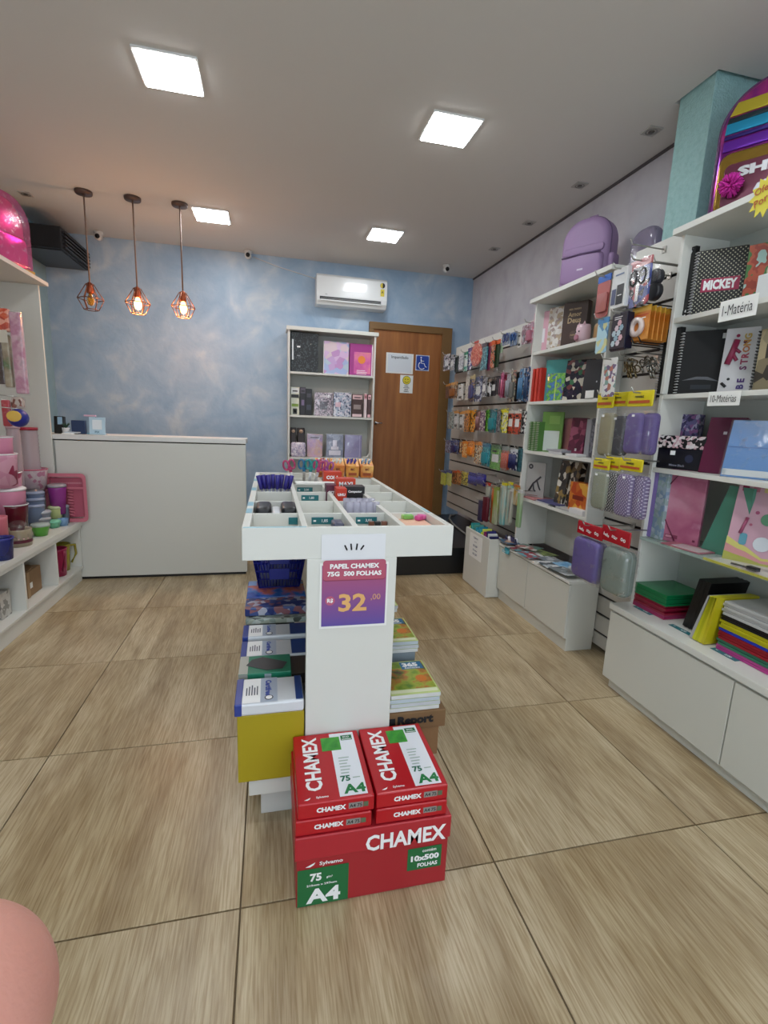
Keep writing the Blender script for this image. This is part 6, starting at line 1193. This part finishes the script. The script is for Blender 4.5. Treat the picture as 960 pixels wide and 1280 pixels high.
for k in range(2): tub((42, 640+8*k, 62, 650+9*k), -.98, BZ+.075-.07*k, 'food_container', 'clear grey food container with lid, %s' % ['upper of two beside the green bowl', 'lower of two beside the green bowl'][k], 'container', mat('#8c909c', .2, alpha=.75), .9, lid=mat('#a8acb4', .2))
tub((24, 586, 57, 611), -1.10, .98, 'bucket', 'pale pink printed bucket with a rose rim on the pile', 'bucket', pmat(['#c8b4bc', '#c8b4bc', '#d0c0c4', '#b87c94'], 20, .35, 3), .85, rim=mat('#b8506c', .35))
solo(MB().box(-.15, .15, -.42, .42, 0, .34, mat('#8c8890', .5)), 'storage_box', 'grey storage box under the pink bucket and jars at the back of the bench', 'box', (-1.215, -.78, BZ), bev=.006)
t = thing('tumbler_lean', 'dark grey tumbler leaning against the pink bucket', 'cup', (-1.0, -.45, BZ+.15), rot=(0, -.25, 0)); MB().lathe([(.001, 0), (.045, 0), (.06, .22), (.055, .22), (.04, .01), (.001, .01)], mat('#5c5c64', .3)).build('cup', t); MB().lathe([(.047, .05), (.0535, .12)], mat('#8c8c94', .3), cap=False).build('band', t)
for k, (px, lc) in enumerate((((12, 533, 24, 582), '#c8a8b0'), ((25, 535, 45, 583), '#a81c38'))):
    yc, w_, z_, h_ = rx(*px, -1.16); w_ = (px[2]-px[0])*.0094
    t = thing('storage_jar', ['clear jar without lid left of the red lidded jar', 'tall clear ribbed jar with a red lid'][k], 'jar', (-1.16, yc, .975), group=None); h_ = z_+h_-.975; r = w_*.48
    prof = [(.001, 0), (r, 0)]
    for i in range(14): prof += [(r, h_*(.04+.065*i)), (r*.96, h_*(.06+.065*i))]
    MB().lathe(prof+[(r*.95, h_*.97)], mat('#c9b4ba', .15, alpha=.62), cap=False).build('glass', t); MB().cyl((0, 0, h_*.97), r*1.02, .025, mat(lc, .35)).build('lid', t)
PW = mat('#d88ca8', .35); WH = mat('#e0dcdc', .35); CR = mat('#8c2c44', .35)
for k, (px, zb, x) in enumerate((((-16, 546, 13, 562), 1.26, -1.03), ((-18, 567, 18, 592), 1.10, -1.02), ((-8, 590, 24, 610), 1.0, -1.02), ((-6, 611, 29, 634), .87, -1.0))):
    tub(px, x, zb, 'storage_tin', ['pink tub with white rim at the top of the left pile', 'pale pink tin with crimson dots second from the top of the left pile', 'pink and white tin with crimson print third in the left pile', 'pink lidded canister with a white collar fourth in the left pile'][k], 'tin', pmat(['#d090a8', '#d090a8', '#d8a0b4', '#982c50'], 10, .35, k, 'voronoi') if k in (1, 2) else PW, .9, rim=WH if k < 3 else None, lid=WH if k == 3 else None)
tub((5, 630, 33, 655), -.96, .72, 'bowl', 'dark red glass bowl with a clear rim in the left pile', 'bowl', mat('#5c1424', .15), .8, rim=mat('#c8c8c8', .2))
t = tub((10, 660, 38, 692), -.90, BZ, 'cake_box', 'round cake keeper with a clear dome and pink base', 'cake box', mat('#a89c84', .3), .95)
p = at(24, 676, 0, -.90); rr_ = 14*(p-Vector((CX, CY, CZ))).dot(_f)/F_PX
MB().lathe([(rr_*.96, .055), (rr_*.98, .07), (rr_*.8, .075), (.001, .078)], mat('#d8a0a4', .4), cap=False).build('pink_filling', t); MB().lathe([(rr_*1.01, .03), (rr_*1.01, .055)], mat('#5c2030', .4), cap=False).build('band', t)
MB().lathe([(rr_*1.0, .07), (rr_*.98, .12), (rr_*.8, .17), (rr_*.4, .20), (.001, .205)], CLEAR, cap=False).build('dome', t)
solo(MB().slab(rrect(.12, .19, .05), .12, pmat(['#c87080', '#d88c9c', '#b85c70'], 12, .3, 2, 'soft', bump=.4), r=.04), 'soft_bag', 'pink crumpled bag at the left edge behind the cake keeper', 'bag', (-.93, -1.52, .74), LW)
tub((-10, 672, 15, 699), -.83, BZ, 'container', 'dark blue tinted clear container at the left edge of the bench', 'container', mat('#2c3478', .2, alpha=.85), .85, rim=mat('#2c3490', .3))
tub((-10, 645, 8, 668), -.90, .70, 'container', 'salmon pink tub cut by the left edge of the picture', 'container', mat('#c86c78', .35), .9)
solo(MB().box(-.2, .2, -.38, .38, 0, .22, mat('#a8848c', .5)), 'storage_box', 'dusty pink box supporting the left pile of tins on the bench', 'box', (-1.16, -1.60, BZ), bev=.005)
# compartments of the bench
KB = mat('#8a6c4c', .75, noise=.12, nscale=20)
p = at(33, 745, 0, -.90)
t = thing('cardboard_box', 'open brown cardboard box in the middle compartment of the bench', 'box', (-1.06, -1.02, .1565))
MB().box(-.19, .17, -.22, .22, 0, .22, KB).build('carton', t, bev=.003); MB().box(-.19, .17, -.20, .10, .221, .235, mat('#7a5e42', .8)).build('flap', t, rot=(.12, 0, 0)); MB().box(.1705, .172, -.02, .05, .07, .12, PAPER).build('sticker', t)
MB().box(-.1, .176, -.05, -.005, .0, .222, mat('#a08058', .5)).build('tape', t)
t = thing('cardboard_box', 'smaller brown box on top of the open carton in the bench', 'box', (-1.10, -.98, .40)); MB().box(-.15, .12, -.15, .15, 0, .12, mat('#7a5f44', .75, noise=.12, nscale=20)).build('carton', t, bev=.003, rot=(0, 0, .3))
t = thing('cardboard_box', 'brown box at the left edge in the next bench compartment', 'box', (-1.0, -1.72, .1565)); MB().box(-.18, .12, -.16, .16, 0, .26, KB).build('carton', t, bev=.003)
solo(MB().box(-.10, .10, -.07, .07, 0, .20, pmat(['#c8c4bc', '#8c8880', '#c0bcb4'], 24, .5, 2)), 'book_pile', 'pale printed pack beside the box at the left edge of the bench', 'pack', (-.97, -1.45, .1565))
def jug(x, y, m, label, hs):
    t = thing('pitcher', label, 'pitcher', (x, y, .1565))
    MB().lathe([(.001, 0), (.070, 0), (.076, .08), (.084, .24), (.090, .27), (.080, .27), (.072, .08), (.001, .015)], m, n=20).build('body', t)
    MB().tube([(.075, hs*.02, .25), (.10, hs*.09, .24), (.10, hs*.11, .14), (.07, hs*.06, .06)], .012, m, 8).build('handle', t)
jug(-.90, at(72, 708, 0, -.90).y, mat('#9c1848', .3), 'magenta red plastic pitcher in the end compartment of the bench', -1)
jug(-.93, -.26, mat('#b8ac3c', .2, alpha=.7), 'clear yellow pitcher behind the red one in the bench', 1)

# ------------------------------------------------------------------ the photographer's fingertip
SK = bpy.data.materials.new('skin'); SK.use_nodes = True; nt = SK.node_tree; b_ = nt.nodes['Principled BSDF']
b_.inputs['Base Color'].default_value = lin('#c98f80'); b_.inputs['Roughness'].default_value = .5; b_.inputs['Subsurface Weight'].default_value = .15; b_.inputs['Subsurface Radius'].default_value = (.01, .004, .002)
tc_ = nt.nodes.new('ShaderNodeTexCoord'); n_ = nt.nodes.new('ShaderNodeTexNoise'); n_.inputs['Scale'].default_value = 900; bp_ = nt.nodes.new('ShaderNodeBump'); bp_.inputs['Strength'].default_value = .3; bp_.inputs['Distance'].default_value = .0004
nt.links.new(tc_.outputs['Object'], n_.inputs['Vector']); nt.links.new(n_.outputs['Fac'], bp_.inputs['Height']); nt.links.new(bp_.outputs[0], b_.inputs['Normal'])
def cpt(px, py, d):   # a point d metres in front of the lens, in tiles
    v = _f + RT*((px-480)/F_PX) - UP*((py-640)/F_PX); return Vector((CX, CY, CZ))+v*(d/S)
tip = cpt(-84, 1285, .060); mid = cpt(-150, 1440, .062); base = cpt(-230, 1640, .068); far = cpt(-330, 1900, .080)
t = thing('person', 'bare pink fingertip of the person taking the photo at the lower left edge', 'person', tuple(tip))
pts = []; rad = []; dirn = (tip-mid).normalized(); R0 = .0135/S
for i in range(7):
    a = i/6*PI/2; pts.append(tip+dirn*R0*.9*math.cos(a)); rad.append(max(.0004, R0*math.sin(a)))
pts += [mid, base, far]; rad += [R0*1.12, R0*1.2, R0*1.3]
b = MB().tube([p-tip for p in pts], rad, SK, 20); o = b.build('finger', t); sm_ = o.modifiers.new('smooth', 'SUBSURF'); sm_.levels = 1; sm_.render_levels = 2
